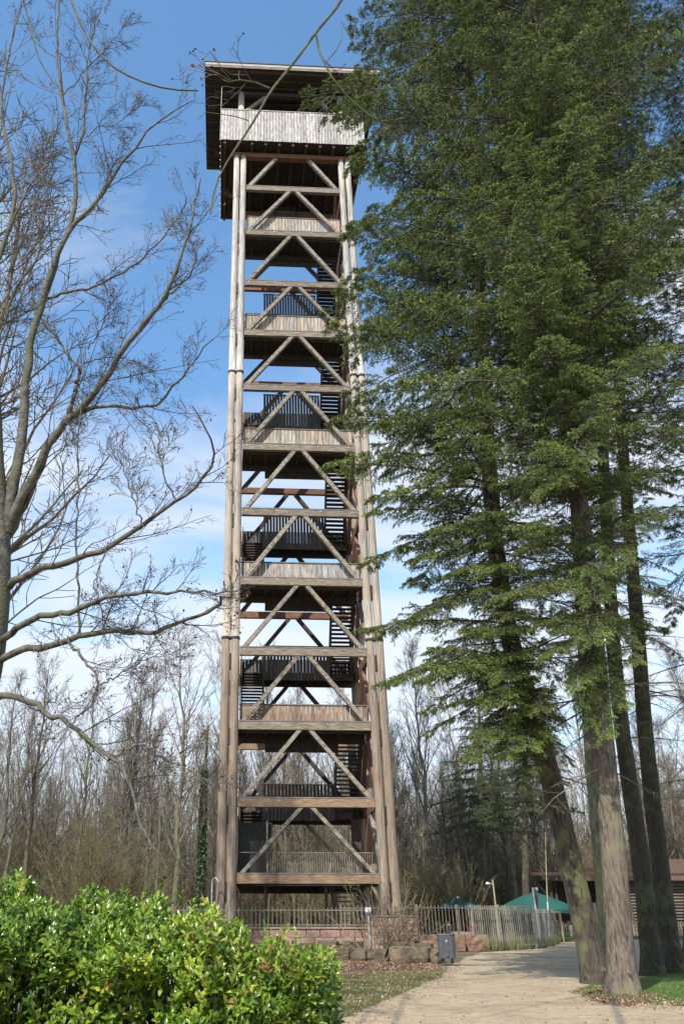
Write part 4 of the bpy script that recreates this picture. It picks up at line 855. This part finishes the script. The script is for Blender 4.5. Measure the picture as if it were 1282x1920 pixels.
# leaf: two halves folded along the midrib, drooping tip
LT = np.array([(0, 0, 0), (.35, .17, .055), (.70, .19, .03), (.35, 0, .0), (.70, 0, -.03), (1.0, 0, -.14), (.35, -.17, .055), (.70, -.19, .03)])
LQ = [[0, 3, 1, 1], [3, 4, 2, 1], [0, 6, 3, 3], [6, 7, 4, 3]]
def leaf_faces(n):
    q = np.array([[3, 4, 2, 1], [6, 7, 4, 3]]); t = np.array([[0, 3, 1], [0, 6, 3], [4, 5, 2], [7, 5, 4]]); o = (np.arange(n) * 8)[:, None, None]
    return (q[None] + o).reshape(-1, 4), (t[None] + o).reshape(-1, 3)
d2c = np.linalg.norm(pos - np.array([0, 0, EYE]), axis=1)
cand = np.where((pos[:, 2] > .9) & (pos[:, 0] > -2.6) & (pos[:, 0] < .8) & (pos[:, 1] < 8.0))[0]; cand = cand[np.argsort(d2c[cand] - LLf[cand] * 6)][:300]
mask = np.ones(len(pos), bool); mask[cand] = False
def leafV(i): return pos[i][:, None] + LLf[i][:, None, None] * (LT[None, :, 0:1] * dirl[i][:, None] + LT[None, :, 1:2] * wv[i][:, None] + LT[None, :, 2:3] * nv[i][:, None]) - HO
ii = np.where(mask)[0]; q, t = leaf_faces(len(ii))
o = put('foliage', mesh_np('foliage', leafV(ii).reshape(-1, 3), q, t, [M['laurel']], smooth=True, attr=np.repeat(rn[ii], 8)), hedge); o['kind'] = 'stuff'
q1, t1 = leaf_faces(1); leaf_me = [mesh_np('leaf', LT, q1, t1, [M['laurel']], smooth=True, attr=np.full(8, v)) for v in (.15, .4, .6, .8, .95)]
for i in cand:
    o = put('leaf', leaf_me[min(4, int(rn[i] * 5))], hedge)
    mt = Matrix(((dirl[i][0], wv[i][0], nv[i][0], pos[i][0] - HO[0]), (dirl[i][1], wv[i][1], nv[i][1], pos[i][1] - HO[1]), (dirl[i][2], wv[i][2], nv[i][2], pos[i][2] - HO[2]), (0, 0, 0, 1))) @ Matrix.Scale(float(LLf[i]), 4)
    o.matrix_basis = mt
rng = np.random.default_rng(9)
ns = 420; bx = rng.uniform(-5.4, .3, ns); st = np.c_[bx, 8.3 + rng.normal(0, .25, ns), np.zeros(ns)] - HO; P = grow(st, np.c_[rng.normal(0, .12, ns), rng.normal(0, .12, ns), np.ones(ns)], hedge_h(bx) * .86, 7, .08, .1)
V, Q = tubes(P, np.full((ns, 7), .011) * np.linspace(1.3, .5, 7)[None], 4); o = put('stems', mesh_np('stems', V, Q, None, [M['laurel_stem']]), hedge); o['kind'] = 'stuff'
# leaves deep inside so nothing shows through
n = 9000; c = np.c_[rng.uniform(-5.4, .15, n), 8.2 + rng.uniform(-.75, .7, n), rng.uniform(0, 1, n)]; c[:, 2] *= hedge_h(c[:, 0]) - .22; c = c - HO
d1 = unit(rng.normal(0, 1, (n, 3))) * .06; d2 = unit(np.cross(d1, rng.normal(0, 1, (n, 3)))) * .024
o = put('inner_leaves', mesh_np('inner_leaves', np.stack([c - d1, c - d2, c + d1, c + d2], 1).reshape(-1, 3), np.arange(4 * n).reshape(-1, 4), None, [M['laurel']], attr=np.repeat(rng.uniform(0, .25, n), 4)), hedge); o['kind'] = 'stuff'  # low tone puts the shade of the hedge's hollows into the leaf colour

# ------------------------------------------------------------------ walls, fences, benches
M['pink_stone'] = material('pink_stone', (.24, .145, .115), (.40, .26, .205), c3=(.31, .215, .16), big=1.2, scale=7, rough=.9, bump=.6, bscale=25, rand=.14)
M['sand_stone'] = material('sand_stone', (.07, .055, .035), (.19, .145, .095), c3=(.095, .08, .045), big=1.0, scale=5, rough=.95, bump=1, bscale=9, rand=.22)
M['red_stone'] = material('red_stone', (.14, .08, .055), (.26, .155, .11), c3=(.17, .13, .085), big=1.1, scale=5, rough=.95, bump=1, bscale=9, rand=.15)
def stone(name, x0, x1, y0, y1, z0, z1, m, parent, seed, jag=.03, sub=3):
    rg = np.random.default_rng(seed); nx, ny, nz = max(2, int((x1 - x0) / .25)), 3, 3
    mb = MB(); w = np.array([x1 - x0, y1 - y0, z1 - z0]); c = np.array([(x0 + x1) / 2, (y0 + y1) / 2, (z0 + z1) / 2])
    cache = {}; V = []; Q = []
    def vid(i, j, k):
        if (i, j, k) not in cache:
            p = np.array([i / nx - .5, j / ny - .5, k / nz - .5]); e = sum(abs(abs(v) - .5) < 1e-6 for v in p)
            p = p * w * (1 - .03 * (e - 1)) + rg.normal(0, jag, 3) * (.6 if k == 0 else 1)
            cache[(i, j, k)] = len(V); V.append(c + p)
        return cache[(i, j, k)]
    for a in range(nx):
        for b in range(ny): Q += [[vid(a, b, nz), vid(a + 1, b, nz), vid(a + 1, b + 1, nz), vid(a, b + 1, nz)], [vid(a, b, 0), vid(a, b + 1, 0), vid(a + 1, b + 1, 0), vid(a + 1, b, 0)]]
        for b in range(nz): Q += [[vid(a, 0, b), vid(a + 1, 0, b), vid(a + 1, 0, b + 1), vid(a, 0, b + 1)], [vid(a, ny, b), vid(a, ny, b + 1), vid(a + 1, ny, b + 1), vid(a + 1, ny, b)]]
    for a in range(ny):
        for b in range(nz): Q += [[vid(0, a, b), vid(0, a, b + 1), vid(0, a + 1, b + 1), vid(0, a + 1, b)], [vid(nx, a, b), vid(nx, a + 1, b), vid(nx, a + 1, b + 1), vid(nx, a, b + 1)]]
    return put(name, mesh_np(name, V, Q, None, [m], smooth=False), parent)
# low boulder edging behind the bed
edge = empty('boulder_wall', (4.6, 33.9, 0), 0, 'low dry wall of mossy tan stone blocks behind the brown bed', 'wall')
bx0 = 1.2; i = 0
def edge_y(x): return 35.2 - (x - 3) * .9
while bx0 < 6.0:
    w_ = random.uniform(.55, 1.0); yb = edge_y(bx0 + w_ / 2)
    if bx0 + w_ > 5.2: w_ = 6.2 - bx0
    o = stone('stone_block', -w_ / 2, w_ / 2, -.28, .28, 0, .44 + random.uniform(-.05, .07), M['sand_stone'], edge, 500 + i, .025); o.location = (bx0 + w_ / 2 - 4.6, yb - 33.9, 0); o.rotation_euler = (0, 0, -.62 + random.uniform(-.05, .05)); bx0 += w_ * .83 + .03; i += 1
for k, (x, w_) in enumerate(((2.6, .8), (3.5, .75), (5.0, .9), (5.9, .6))):
    o = stone('stone_block', -w_ / 2, w_ / 2, -.2, .2, 0, .62, M['sand_stone'], edge, 530 + k, .02); o.location = (x - 4.6, edge_y(x) - 33.9 + 1.1, 0); o.rotation_euler = (0, 0, -.6)

WY = 40.2
def U(px, Y): return at(px, 1750, Y)[0]
wall = empty('pink_stone_wall', (1.5, WY, 0), 0, 'low pink sandstone wall carrying the railing in front of the tower', 'wall')
wtop = at(620, 1738, WY)[2]
for r_ in range(3):
    x = -4.0 + .2 * r_; k = 0
    while x < U(690, WY) - .05:
        w_ = min(random.uniform(.6, 1.0), U(690, WY) - x); z0 = r_ * (wtop - .07) / 3
        o = stone('stone_block', -w_ / 2 + .004, w_ / 2 - .004, -.17, .17, z0 + .003, z0 + (wtop - .07) / 3 - .003, M['pink_stone'], wall, 600 + 40 * r_ + k, .004); o.location = (x + w_ / 2 - 1.5, 0, 0); x += w_; k += 1
MB().box(-5.5, U(690, WY) - 1.5, -.22, .22, wtop - .07, wtop).build('coping', M['pink_stone'], wall)
panel = empty('pink_stone_pier', (U(735, 39.6), 39.6, 0), 0, 'tall pink stone panel right behind the many-stemmed shrub', 'wall')
x0, x1 = U(690, 39.6) - U(735, 39.6), U(782, 39.6) - U(735, 39.6); pt = at(735, 1716, 39.6)[2]
for r_ in range(4):
    z0 = r_ * (pt - .06) / 4; xs = [x0, x0 + (x1 - x0) * (.4 if r_ % 2 else .62), x1]
    for a, b in zip(xs[:-1], xs[1:]):
        stone('stone_block', a + .006, b - .006, -.2, .2, z0 + .004, z0 + (pt - .06) / 4 - .003, M['pink_stone'], panel, int(700 + r_ * 3 + a), .004)
MB().box(x0 - .03, x1 + .03, -.24, .24, pt - .06, pt).build('coping', M['pink_stone'], panel)

bar_me = {}
def bar_fence(name, p0, p1, z0, z1, spacing, label, cat='fence', post=None, rails=(.08, -.12), mesh_panel=False, double=0, bw=.014):
    p0 = np.array(p0[:2]); p1 = np.array(p1[:2]); L = np.linalg.norm(p1 - p0); rz_ = math.atan2(p1[1] - p0[1], p1[0] - p0[0])
    root = empty(name, (p0[0], p0[1], 0), rz_, label, cat); key = (round(z1 - z0, 2), bw, M['fence_metal'].name)
    if key not in bar_me: bar_me[key] = mesh_np('bar', np.concatenate(MB().box(-bw, bw, -bw * .6, bw * .6, 0, z1 - z0).V), MB.BQ, None, [M['fence_metal']])
    n = int(L / spacing)
    for k in range(n + 1): put('bar', bar_me[key], root, (k * spacing, random.uniform(-.004, .004), z0))
    for k, dz in enumerate(rails): zr = (z0 if dz > 0 else z1) + dz; MB().box(0, L, .02, .045, zr - .02, zr + .02).build('rail', M['fence_metal'], root)
    if post:
        for k in range(int(L / post) + 1): MB().box(k * post - .035, k * post + .035, .05, .12, 0, z1 + .02).build('post', M['fence_metal'], root)
    if double:
        for k in range(n): put('bar', bar_me[key], root, (k * spacing + spacing * .45 + .03 * math.sin(k * .9), double, z0))
    return root
rt = at(560, 1701, WY)[2]
bar_fence('bar_railing', (-4.0, WY), (U(690, WY), WY), wtop, rt + .0, .19, 'thin steel bar railing on top of the low pink wall', 'railing', 1.9)
fR = G(782, 1786); fL = G(893, 1783); fM = G(1008, 1779); fE = G(1046, 1771)
ft = at(895, 1697, fL[1])[2]
bar_fence('bar_fence', (U(640, 41.5), 41.2), (U(788, 41.5), 42.0), .1, ft - .02, .2, 'steel bar fence half hidden behind the pink panel and the shrub', 'fence', 2.2)
bar_fence('bar_fence', (U(786, 42.2), 42.2), fL, .3, ft, .205, 'steel bar fence above the red stone edging, dark parasol behind it', 'fence', 2.4)
M['fence_dark'] = M['fence_metal']; M['fence_metal'] = material('fence_pale', (.22, .20, .16), (.38, .35, .28), scale=6, rough=.6, rand=.14)
bar_fence('bar_fence', fL, fM, .05, ft, .15, 'close-set double steel bar fence in front of the big green parasol', 'fence', 2.0, rails=(.15, -.10, -.16), double=.34)
bar_fence('bar_fence', fM, fE, .05, ft - .15, .22, 'short steel bar fence turning the corner by the sandy path', 'fence', 2.0)
M['fence_metal'] = M['fence_dark']
rs = empty('red_stone_edging', (8, 42.6, 0), 0, 'row of long red sandstone blocks at the foot of the bar fence behind the bin', 'wall')
for k, (a, b) in enumerate(((786, 842), (847, 868), (869, 912))):
    y_ = 42.3 + k * .55; xa, xb = U(a, y_), U(b, y_); o = stone('stone_block', xa, xb, -.3, .2, 0, at(a, 1753, y_)[2], M['red_stone'], rs, 800 + k, .02); o.location = (-8, y_ - 42.6, 0)

def plank_bench(pxa, pxb, py, Y, label, posts):
    a = at(pxa, py, Y); b = at(pxb, py, Y); z = a[2]; root = empty('bench', ((a[0] + b[0]) / 2, Y, 0), 0, label, 'bench'); hw = (b[0] - a[0]) / 2
    for k in range(3): MB().box(-hw, hw, -.24 + k * .165, -.09 + k * .165, z - .06, z).build('seat_plank', M['dark_wood'], root)
    for s in posts: MB().box(s * hw - .07, s * hw + .07, -.2, .2, 0, z - .062).build('leg', M['dark_wood'], root)
    return root
plank_bench(735, 782, 1762, 38.6, 'dark plank bench before the tall pink panel', (-.7, .95))
plank_bench(555, 655, 1769, 37.0, 'long dark plank bench before the low pink wall, left of the shrub', (-.9, .1, .93))

# sign with white and blue square
p = at(690, 1708, 39.2); sg = empty('sign', (p[0], p[1], 0), 0, 'small white and blue sign on a post by the pink wall', 'sign')
MB().box(-.03, .03, .02, .08, 0, p[2]).build('post', M['galv'], sg)
M['white_paint'] = material('white_paint', (.75, .76, .78), rough=.5); M['blue_paint'] = material('blue_paint', (.04, .06, .30), rough=.5)
MB().box(-.13, .13, -.015, .015, p[2] - .05, p[2] + .14).build('plate', M['white_paint'], sg); MB().box(-.09, .09, -.015, .015, p[2] - .15, p[2] - .053).build('plate', M['blue_paint'], sg)

# litter bin
M['bin'] = material('bin', (.055, .06, .072), (.085, .09, .105), scale=6, rough=.55, spec=.4)
p = G(840, 1812); binr = empty('litter_bin', (p[0], p[1], 0), -.15, 'dark grey litter bin on two legs at the edge of the gravel', 'bin')
def prism(mb, cs, z0, z1, sc0=1, sc1=1):
    n = len(cs); V = [(x * sc0, y * sc0, z0) for x, y in cs] + [(x * sc1, y * sc1, z1) for x, y in cs]; mb.add(V, [[i, (i + 1) % n, n + (i + 1) % n, n + i] for i in range(n)])
    mb.add([V[i] for i in range(n)] + [(0, 0, z0)], None, [[(i + 1) % n, i, n] for i in range(n)]); mb.add(V[n:] + [(0, 0, z1)], None, [[i, (i + 1) % n, n] for i in range(n)])
cs = [(.30 * math.copysign(abs(math.cos(a)) ** .6, math.cos(a)), .21 * math.copysign(abs(math.sin(a)) ** .6, math.sin(a))) for a in np.linspace(0, 2 * math.pi, 25)[:-1]]
mb = MB(); prism(mb, cs, .24, .93, .93, 1.0); mb.build('body', M['bin'], binr)
mb = MB(); prism(mb, cs, .935, .98, 1.06, 1.0); mb.build('rim', M['bin'], binr)
for sx in (-1, 1): MB().box(sx * .15 - .05, sx * .15 + .05, -.05, .05, 0, .238).build('leg', M['bin'], binr)
MB().box(-.05, .05, -.235, -.2, .3, .9).build('front_rib', M['bin'], binr)
MB().box(-.03, .03, -.25, -.237, .74, .80).build('lock', M['galv'], binr)

# ------------------------------------------------------------------ parasols, lamps, young tree
M['canvas'] = material('canvas', (.010, .085, .065), (.018, .115, .09), scale=.8, rough=.85, trans=.15)
M['canvas_dark'] = material('canvas_dark', (.006, .045, .04), (.012, .06, .055), scale=.8, rough=.85)
def parasol(px, py, pxl, pxr, pye, Y, m, label):
    a = at(px, py, Y); l = at(pxl, pye, Y); r_ = at(pxr, pye, Y); root = empty('parasol', (a[0], Y, 0), .2, label, 'parasol'); Rd = (r_[0] - l[0]) / 2; zt, ze = a[2], (l[2] + r_[2]) / 2; n = 8; V = [(0, 0, zt)]; T = []; Q = []
    for ring, (f, g) in enumerate(((.33, .26), (.66, .60), (1, 1))):
        for i in range(n * 2):
            an = i * math.pi / n; k = 1 if i % 2 == 0 else .93; V.append((Rd * f * k * math.cos(an), Rd * f * k * math.sin(an), zt + (ze - zt) * g - (0 if i % 2 == 0 else .03 * f)))
    for i in range(16):
        j = (i + 1) % 16; T.append([0, 1 + i, 1 + j]); Q.append([1 + i, 17 + i, 17 + j, 1 + j]); Q.append([17 + i, 33 + i, 33 + j, 17 + j])
    base = len(V)
    for i in range(16): v = V[33 + i]; V.append((v[0], v[1], v[2] - .18))
    for i in range(16): j = (i + 1) % 16; Q.append([33 + i, base + i, base + j, 33 + j])
    put('canopy', mesh_np('canopy', V, Q, T, [m]), root)
    MB().tube([(0, 0, 0), (0, 0, zt + .1)], .04, 8).build('pole', M['brace'], root); MB().tube([(0, 0, zt + .02), (0, 0, zt + .14)], .07, 8).build('finial', M['white_paint'], root)
    for i in range(n):
        an = i * 2 * math.pi / n; MB().bar((0, 0, zt - .08), (Rd * math.cos(an) * .98, Rd * math.sin(an) * .98, ze - .05), .025, .035).build('rib', M['brace'], root)
    MB().box(-.35, .35, -.35, .35, 0, .09).build('foot', M['galv'], root)
parasol(1000, 1672, 925, 1086, 1706, 58, M['canvas'], 'big bright green parasol in front of the dark hut')
parasol(858, 1685, 815, 900, 1702, 56, M['canvas_dark'], 'smaller dark green parasol behind the bar fence')
def lamp_pole(px, py, Y, m, label, top, r=.05):
    a = at(px, py, Y); root = empty('lamp_post', (a[0], Y, 0), 0, label, 'post'); MB().tube([(0, 0, 0), (0, 0, a[2])], r * .8, 8).build('pole', m, root); return root, a[2]
M['yellow_wood'] = material('yellow_wood', (.30, .26, .14), (.44, .38, .22), scale=3, stretch=(3, 3, .3), rough=.8)
r1, z1 = lamp_pole(923, 1650, 48, M['yellow_wood'], 'thin yellowish pole with a small lamp rising behind the bar fence', 'lamp')
MB().bar((0, 0, z1 - .2), (-.3, 0, z1 - .14), .03, .03).build('arm', M['galv'], r1); MB().tube([(-.3, 0, z1 - .2), (-.3, 0, z1 - .1)], [.12, .05], 8).build('lamp_shade', M['white_paint'], r1)
r2, z2 = lamp_pole(998, 1664, 50, M['galv'], 'silver post with a dark band and white lamp before the green parasol', 'lamp', .08)
MB().box(.09, .2, -.08, .08, z2 - 1.1, z2 - .1).build('banner', M['bin'], r2); MB().tube([(.2, 0, z2 - .16), (.2, 0, z2 + .0)], .07, 8).build('lamp_head', M['white_paint'], r2)
# young staked tree
yt = empty('young_tree', (at(1028, 1760, 52)[0], 52, 0), 0, 'young bare tree with white-painted stem beside the green parasol', 'tree'); rng = np.random.default_rng(55)
Hy = at(1025, 1560, 52)[2]; xt = at(1022, 1560, 52)[0] - yt.location.x; P = spline([(0, 0, 0), (xt * .3, 0, 2), (xt * .6, 0, 4), (xt, 0, Hy)], 12)[None]; Rr = np.linspace(.055, .012, 12)[None]
mb = MB(); mb.add(*tubes(P, Rr, 6)); mb.build('trunk', M['yellow_wood'], yt, True)
mb = MB(); mb.add(*tubes(P[:, :5] * 1.0, Rr[:, :5] * 1.12, 6)); mb.build('white_wrap', M['white_paint'], yt, True)
mb = MB(); A, AR = kids(P, Rr, 22, .38, 1, 55, .24, 6, .1, .05, rf=.4); mb.add(*tubes(A, np.maximum(AR, .006), 3)); B, BRr = kids(A, AR, 5, .2, 1, 40, .4, 3, .15, .05, rf=.6); mb.add(*tubes(B, np.maximum(BRr, .005), 3)); mb.build('crown', M['olive_twig'], yt)
sk = empty('tree_stake_frame', (at(1028, 1760, 52)[0], 52, 0), 0, 'pale wooden three-post stake frame around the young tree', 'frame'); zs_ = at(1045, 1709, 52)[2]
for x in (-.75, .75): MB().tube([(x, -.3, 0), (x, -.3, zs_)], .05, 8).build('stake', M['yellow_wood'], sk)
MB().tube([(0, .5, 0), (0, .5, zs_)], .05, 8).build('stake', M['yellow_wood'], sk); MB().bar((-.85, -.3, zs_ - .03), (.85, -.3, zs_ - .03), .06, .07).build('crossbar', M['yellow_wood'], sk)

# ------------------------------------------------------------------ picket fence and hut
pk = empty('picket_fence', (at(1040, 1757, 68.5)[0], 68.6, 0), 0, 'grey-brown wooden picket fence in front of the dark hut', 'fence')
M['picket'] = material('picket', (.20, .15, .09), (.42, .33, .21), scale=2, stretch=(3, 3, .4), rough=.85, rand=.2)
pm = []
for hgt in (.98, 1.06, 1.14):
    V = [(-.05, -.012, .08), (.05, -.012, .08), (.05, -.012, hgt - .08), (0, -.012, hgt), (-.05, -.012, hgt - .08)]; V += [(x, .012, z) for x, _, z in V]
    me = bpy.data.meshes.new('picket'); me.from_pydata(V, [], [[0, 1, 2, 3, 4], [9, 8, 7, 6, 5]] + [[i, 5 + i, 5 + (i + 1) % 5, (i + 1) % 5] for i in range(5)]); me.materials.append(M['picket']); pm.append(me)
Lf = 15.5; n = int(Lf / .19)
for k in range(n): put('picket', random.choice(pm), pk, (k * .19, random.uniform(-.01, .01), random.uniform(-.03, .03)), (0, random.uniform(-.03, .03), 0))
for z in (.3, .8): MB().box(0, Lf, .02, .07, z - .04, z + .04).build('rail', M['picket'], pk)
for k in range(8): MB().tube([(k * 2.1 + .4, .14, 0), (k * 2.1 + .4, .14, 1.15)], .07, 8).build('post', M['picket'], pk)
p = at(1252, 1706, 67); MB().box(p[0] - .1 - pk.location.x, p[0] + .1 - pk.location.x, -.4, -.2, 0, p[2]).build('gate_post', M['yellow_wood'], pk)

hut = empty('log_hut', (at(1100, 1757, 74)[0], 74, 0), -.06, 'dark wooden hut with low roof and slatted side wall behind the picket fence', 'hut')
hx = lambda px, Y=74: at(px, 1700, Y)[0] - hut.location.x
ez = at(1100, 1640, 72)[2]
M['slat'] = material('slat', (.10, .078, .06), (.24, .19, .145), scale=2, stretch=(.3, 3, 3), rough=.85, rand=.2)
M['roof_red'] = material('roof_red', (.035, .018, .014), (.08, .038, .027), scale=3, rough=.85)
M['tile_roof'] = material('tile_roof', (.07, .04, .028), (.13, .07, .05), scale=6, rough=.85)
xl, xr = hx(1035), hx(1360); 
MB().box(xl, xr, 3.0, 3.2, 0, ez - .3).build('back_wall', M['dark_wood'], hut)
MB().box(hx(1160), xr, .3, .4, 0, ez - .4).build('front_wall', M['board_dark'], hut)
MB().box(hx(1035), hx(1040), .0, 3.0, 0, ez - .3).build('side_wall', M['dark_wood'], hut)
for k in range(4): MB().box(hx(1045) + k * 2.2, hx(1045) + k * 2.2 + .18, .1, .28, 0, ez - .35).build('post', M['dark_wood'], hut)
slat_me = mesh_np('slat', np.concatenate(MB().box(0, hx(1340) - hx(1182), -.04, .04, -.055, .055).V), MB.BQ, None, [M['slat']])
ns_ = 15
for k in range(ns_): put('slat', slat_me, hut, (hx(1182), .0 + random.uniform(-.02, .02), .5 + k * (ez - 1.0) / ns_), (0, 0, 0))
MB().box(hx(1090), hx(1118), .2, .28, 0, 2.4).build('door', M['board_dark'], hut)
rf = MB(); a0 = hx(1000); a1 = hx(1370)
rf.add([(a0, -1.2, ez), (a1, -1.2, ez - .1), (a1, 4.5, ez + .2), (a0, 4.5, ez + .3), (a0, -1.2, ez + .2), (a1, -1.2, ez + .10), (a1, 4.5, ez + .36), (a0, 4.5, ez + .46)], MB.BQ); ro = rf.build('roof', M['roof_red'], hut)
p = at(1226, 1632, 73); MB().tube([(hx(1226), 0, ez + .2), (hx(1226), 0, ez + .55), (hx(1226), 0, ez + .56), (hx(1226), 0, ez + .75)], [.09, .09, .26, .05], 10).build('vent', M['galv'], ro)
hb = empty('tiled_house', (at(1320, 1757, 84)[0], 84, 0), 0, 'small building with orange-red tiled roof at the right edge behind the hut', 'building')
MB().box(-2.6, 5, 0, 5, 0, 4.4).build('wall', M['board_dark'], hb)
rf = MB(); rf.add([(-3.0, -.5, 4.3), (5.5, -.5, 4.3), (5.5, 3, 6.3), (-3.0, 3, 6.3), (-3.0, -.5, 4.45), (5.5, -.5, 4.45), (5.5, 3, 6.45), (-3.0, 3, 6.45)], MB.BQ); rf.build('roof', M['tile_roof'], hb)

# ------------------------------------------------------------------ people far away
M['skin'] = material('skin', (.45, .28, .2), rough=.6); M['white_cloth'] = material('white_cloth', (.7, .68, .68), rough=.9); M['dark_cloth'] = material('dark_cloth', (.03, .03, .045), rough=.9); M['red_cloth'] = material('red_cloth', (.30, .03, .06), rough=.9); M['hair'] = material('hair', (.05, .035, .025), rough=.8)
def person(x, y, H, top, legs, rz, label, stride=.06, lean=0.0):
    root = empty('person', (x, y, 0), rz, label, 'person'); s = H / 1.72
    J = [(0, 0, .93), (0, lean * .5, 1.15), (0, lean, 1.38), (0, lean, 1.47), (0, lean - .01, 1.60), (.19, lean, 1.38), (.25, lean + .02, 1.12), (.27, lean - .06, .90), (-.19, lean, 1.38), (-.25, lean + .02, 1.12), (-.26, lean - .06, .90), (.10, 0, .88), (.11, -stride, .48), (.12, stride * .6, .08), (.12, stride * .6 - .14, .04), (-.10, 0, .88), (-.11, stride, .48), (-.12, -stride * .6, .08), (-.12, -stride * .6 - .14, .04)]
    E_ = [(0, 1), (1, 2), (2, 3), (3, 4), (2, 5), (5, 6), (6, 7), (2, 8), (8, 9), (9, 10), (0, 11), (11, 12), (12, 13), (13, 14), (0, 15), (15, 16), (16, 17), (17, 18)]
    rr = [.14, .12, .13, .055, .10, .065, .045, .033, .065, .045, .033, .09, .06, .045, .04, .09, .06, .045, .04]
    me = bpy.data.meshes.new('body'); me.from_pydata([(a * s, b * s, c * s) for a, b, c in J], E_, []); o = put('body', me, root)
    for m_ in (top, legs, M['skin']): me.materials.append(m_)
    md = o.modifiers.new('skin', 'SKIN'); sv = me.skin_vertices[0].data
    for i, r_ in enumerate(rr): sv[i].radius = (r_ * s, r_ * s * (.8 if i < 3 else 1)); sv[i].use_root = (i == 0)
    o.modifiers.new('sub', 'SUBSURF').levels = 1
    dg = bpy.context.evaluated_depsgraph_get(); ev = o.evaluated_get(dg); m2 = bpy.data.meshes.new_from_object(ev); o.modifiers.clear(); o.data = m2
    for pl in m2.polygons:
        z = sum(m2.vertices[v].co.z for v in pl.vertices) / len(pl.vertices) / s; ax_ = abs(sum(m2.vertices[v].co.x for v in pl.vertices) / len(pl.vertices)) / s
        pl.material_index = 2 if z > 1.44 or (z < .98 and ax_ > .2) else (1 if z < .95 else 0); pl.use_smooth = True
    hr = MB(); n = 10; V = []; 
    ring = [(.0, .115), (.05, .112), (.10, .075), (.125, .02)]
    P_ = np.array([(0, lean * s + .015 * s, (1.57 + a) * s) for a, _ in ring]); hr.tube(P_, [b * s * .98 for _, b in ring], 12); hr.build('hair', M['hair'], root, True)
    return root
p = at(1072, 1757, 66.0); person(p[0], 66, .98, M['white_cloth'], M['white_cloth'], .3, 'small child in pale clothes standing before the picket fence')
p = at(1133, 1757, 66.5); person(p[0], 66.5, 1.25, M['white_cloth'], M['dark_cloth'], -.5, 'child in pale top peeking out beside the reddish trunk')
p = at(888, 1760, 49.5); person(p[0], 49.5, 1.3, M['red_cloth'], M['dark_cloth'], 2.6, 'person in dark red top behind the bar fence')
p = at(843, 1760, 49); person(p[0], 49, 1.25, M['dark_cloth'], M['dark_cloth'], 2.9, 'person in dark clothes behind the bar fence, under the dark parasol')
# short pink wall piece seen through the bar fence
q = stone('brick_planter', -.55, .55, -.25, .25, 0, at(865, 1747, 47)[2], M['pink_stone'], None, 901, .006); q.location = (at(865, 1750, 47)[0], 47, 0); tag(q, 'short pink stone block seen through the bar fence', 'planter')
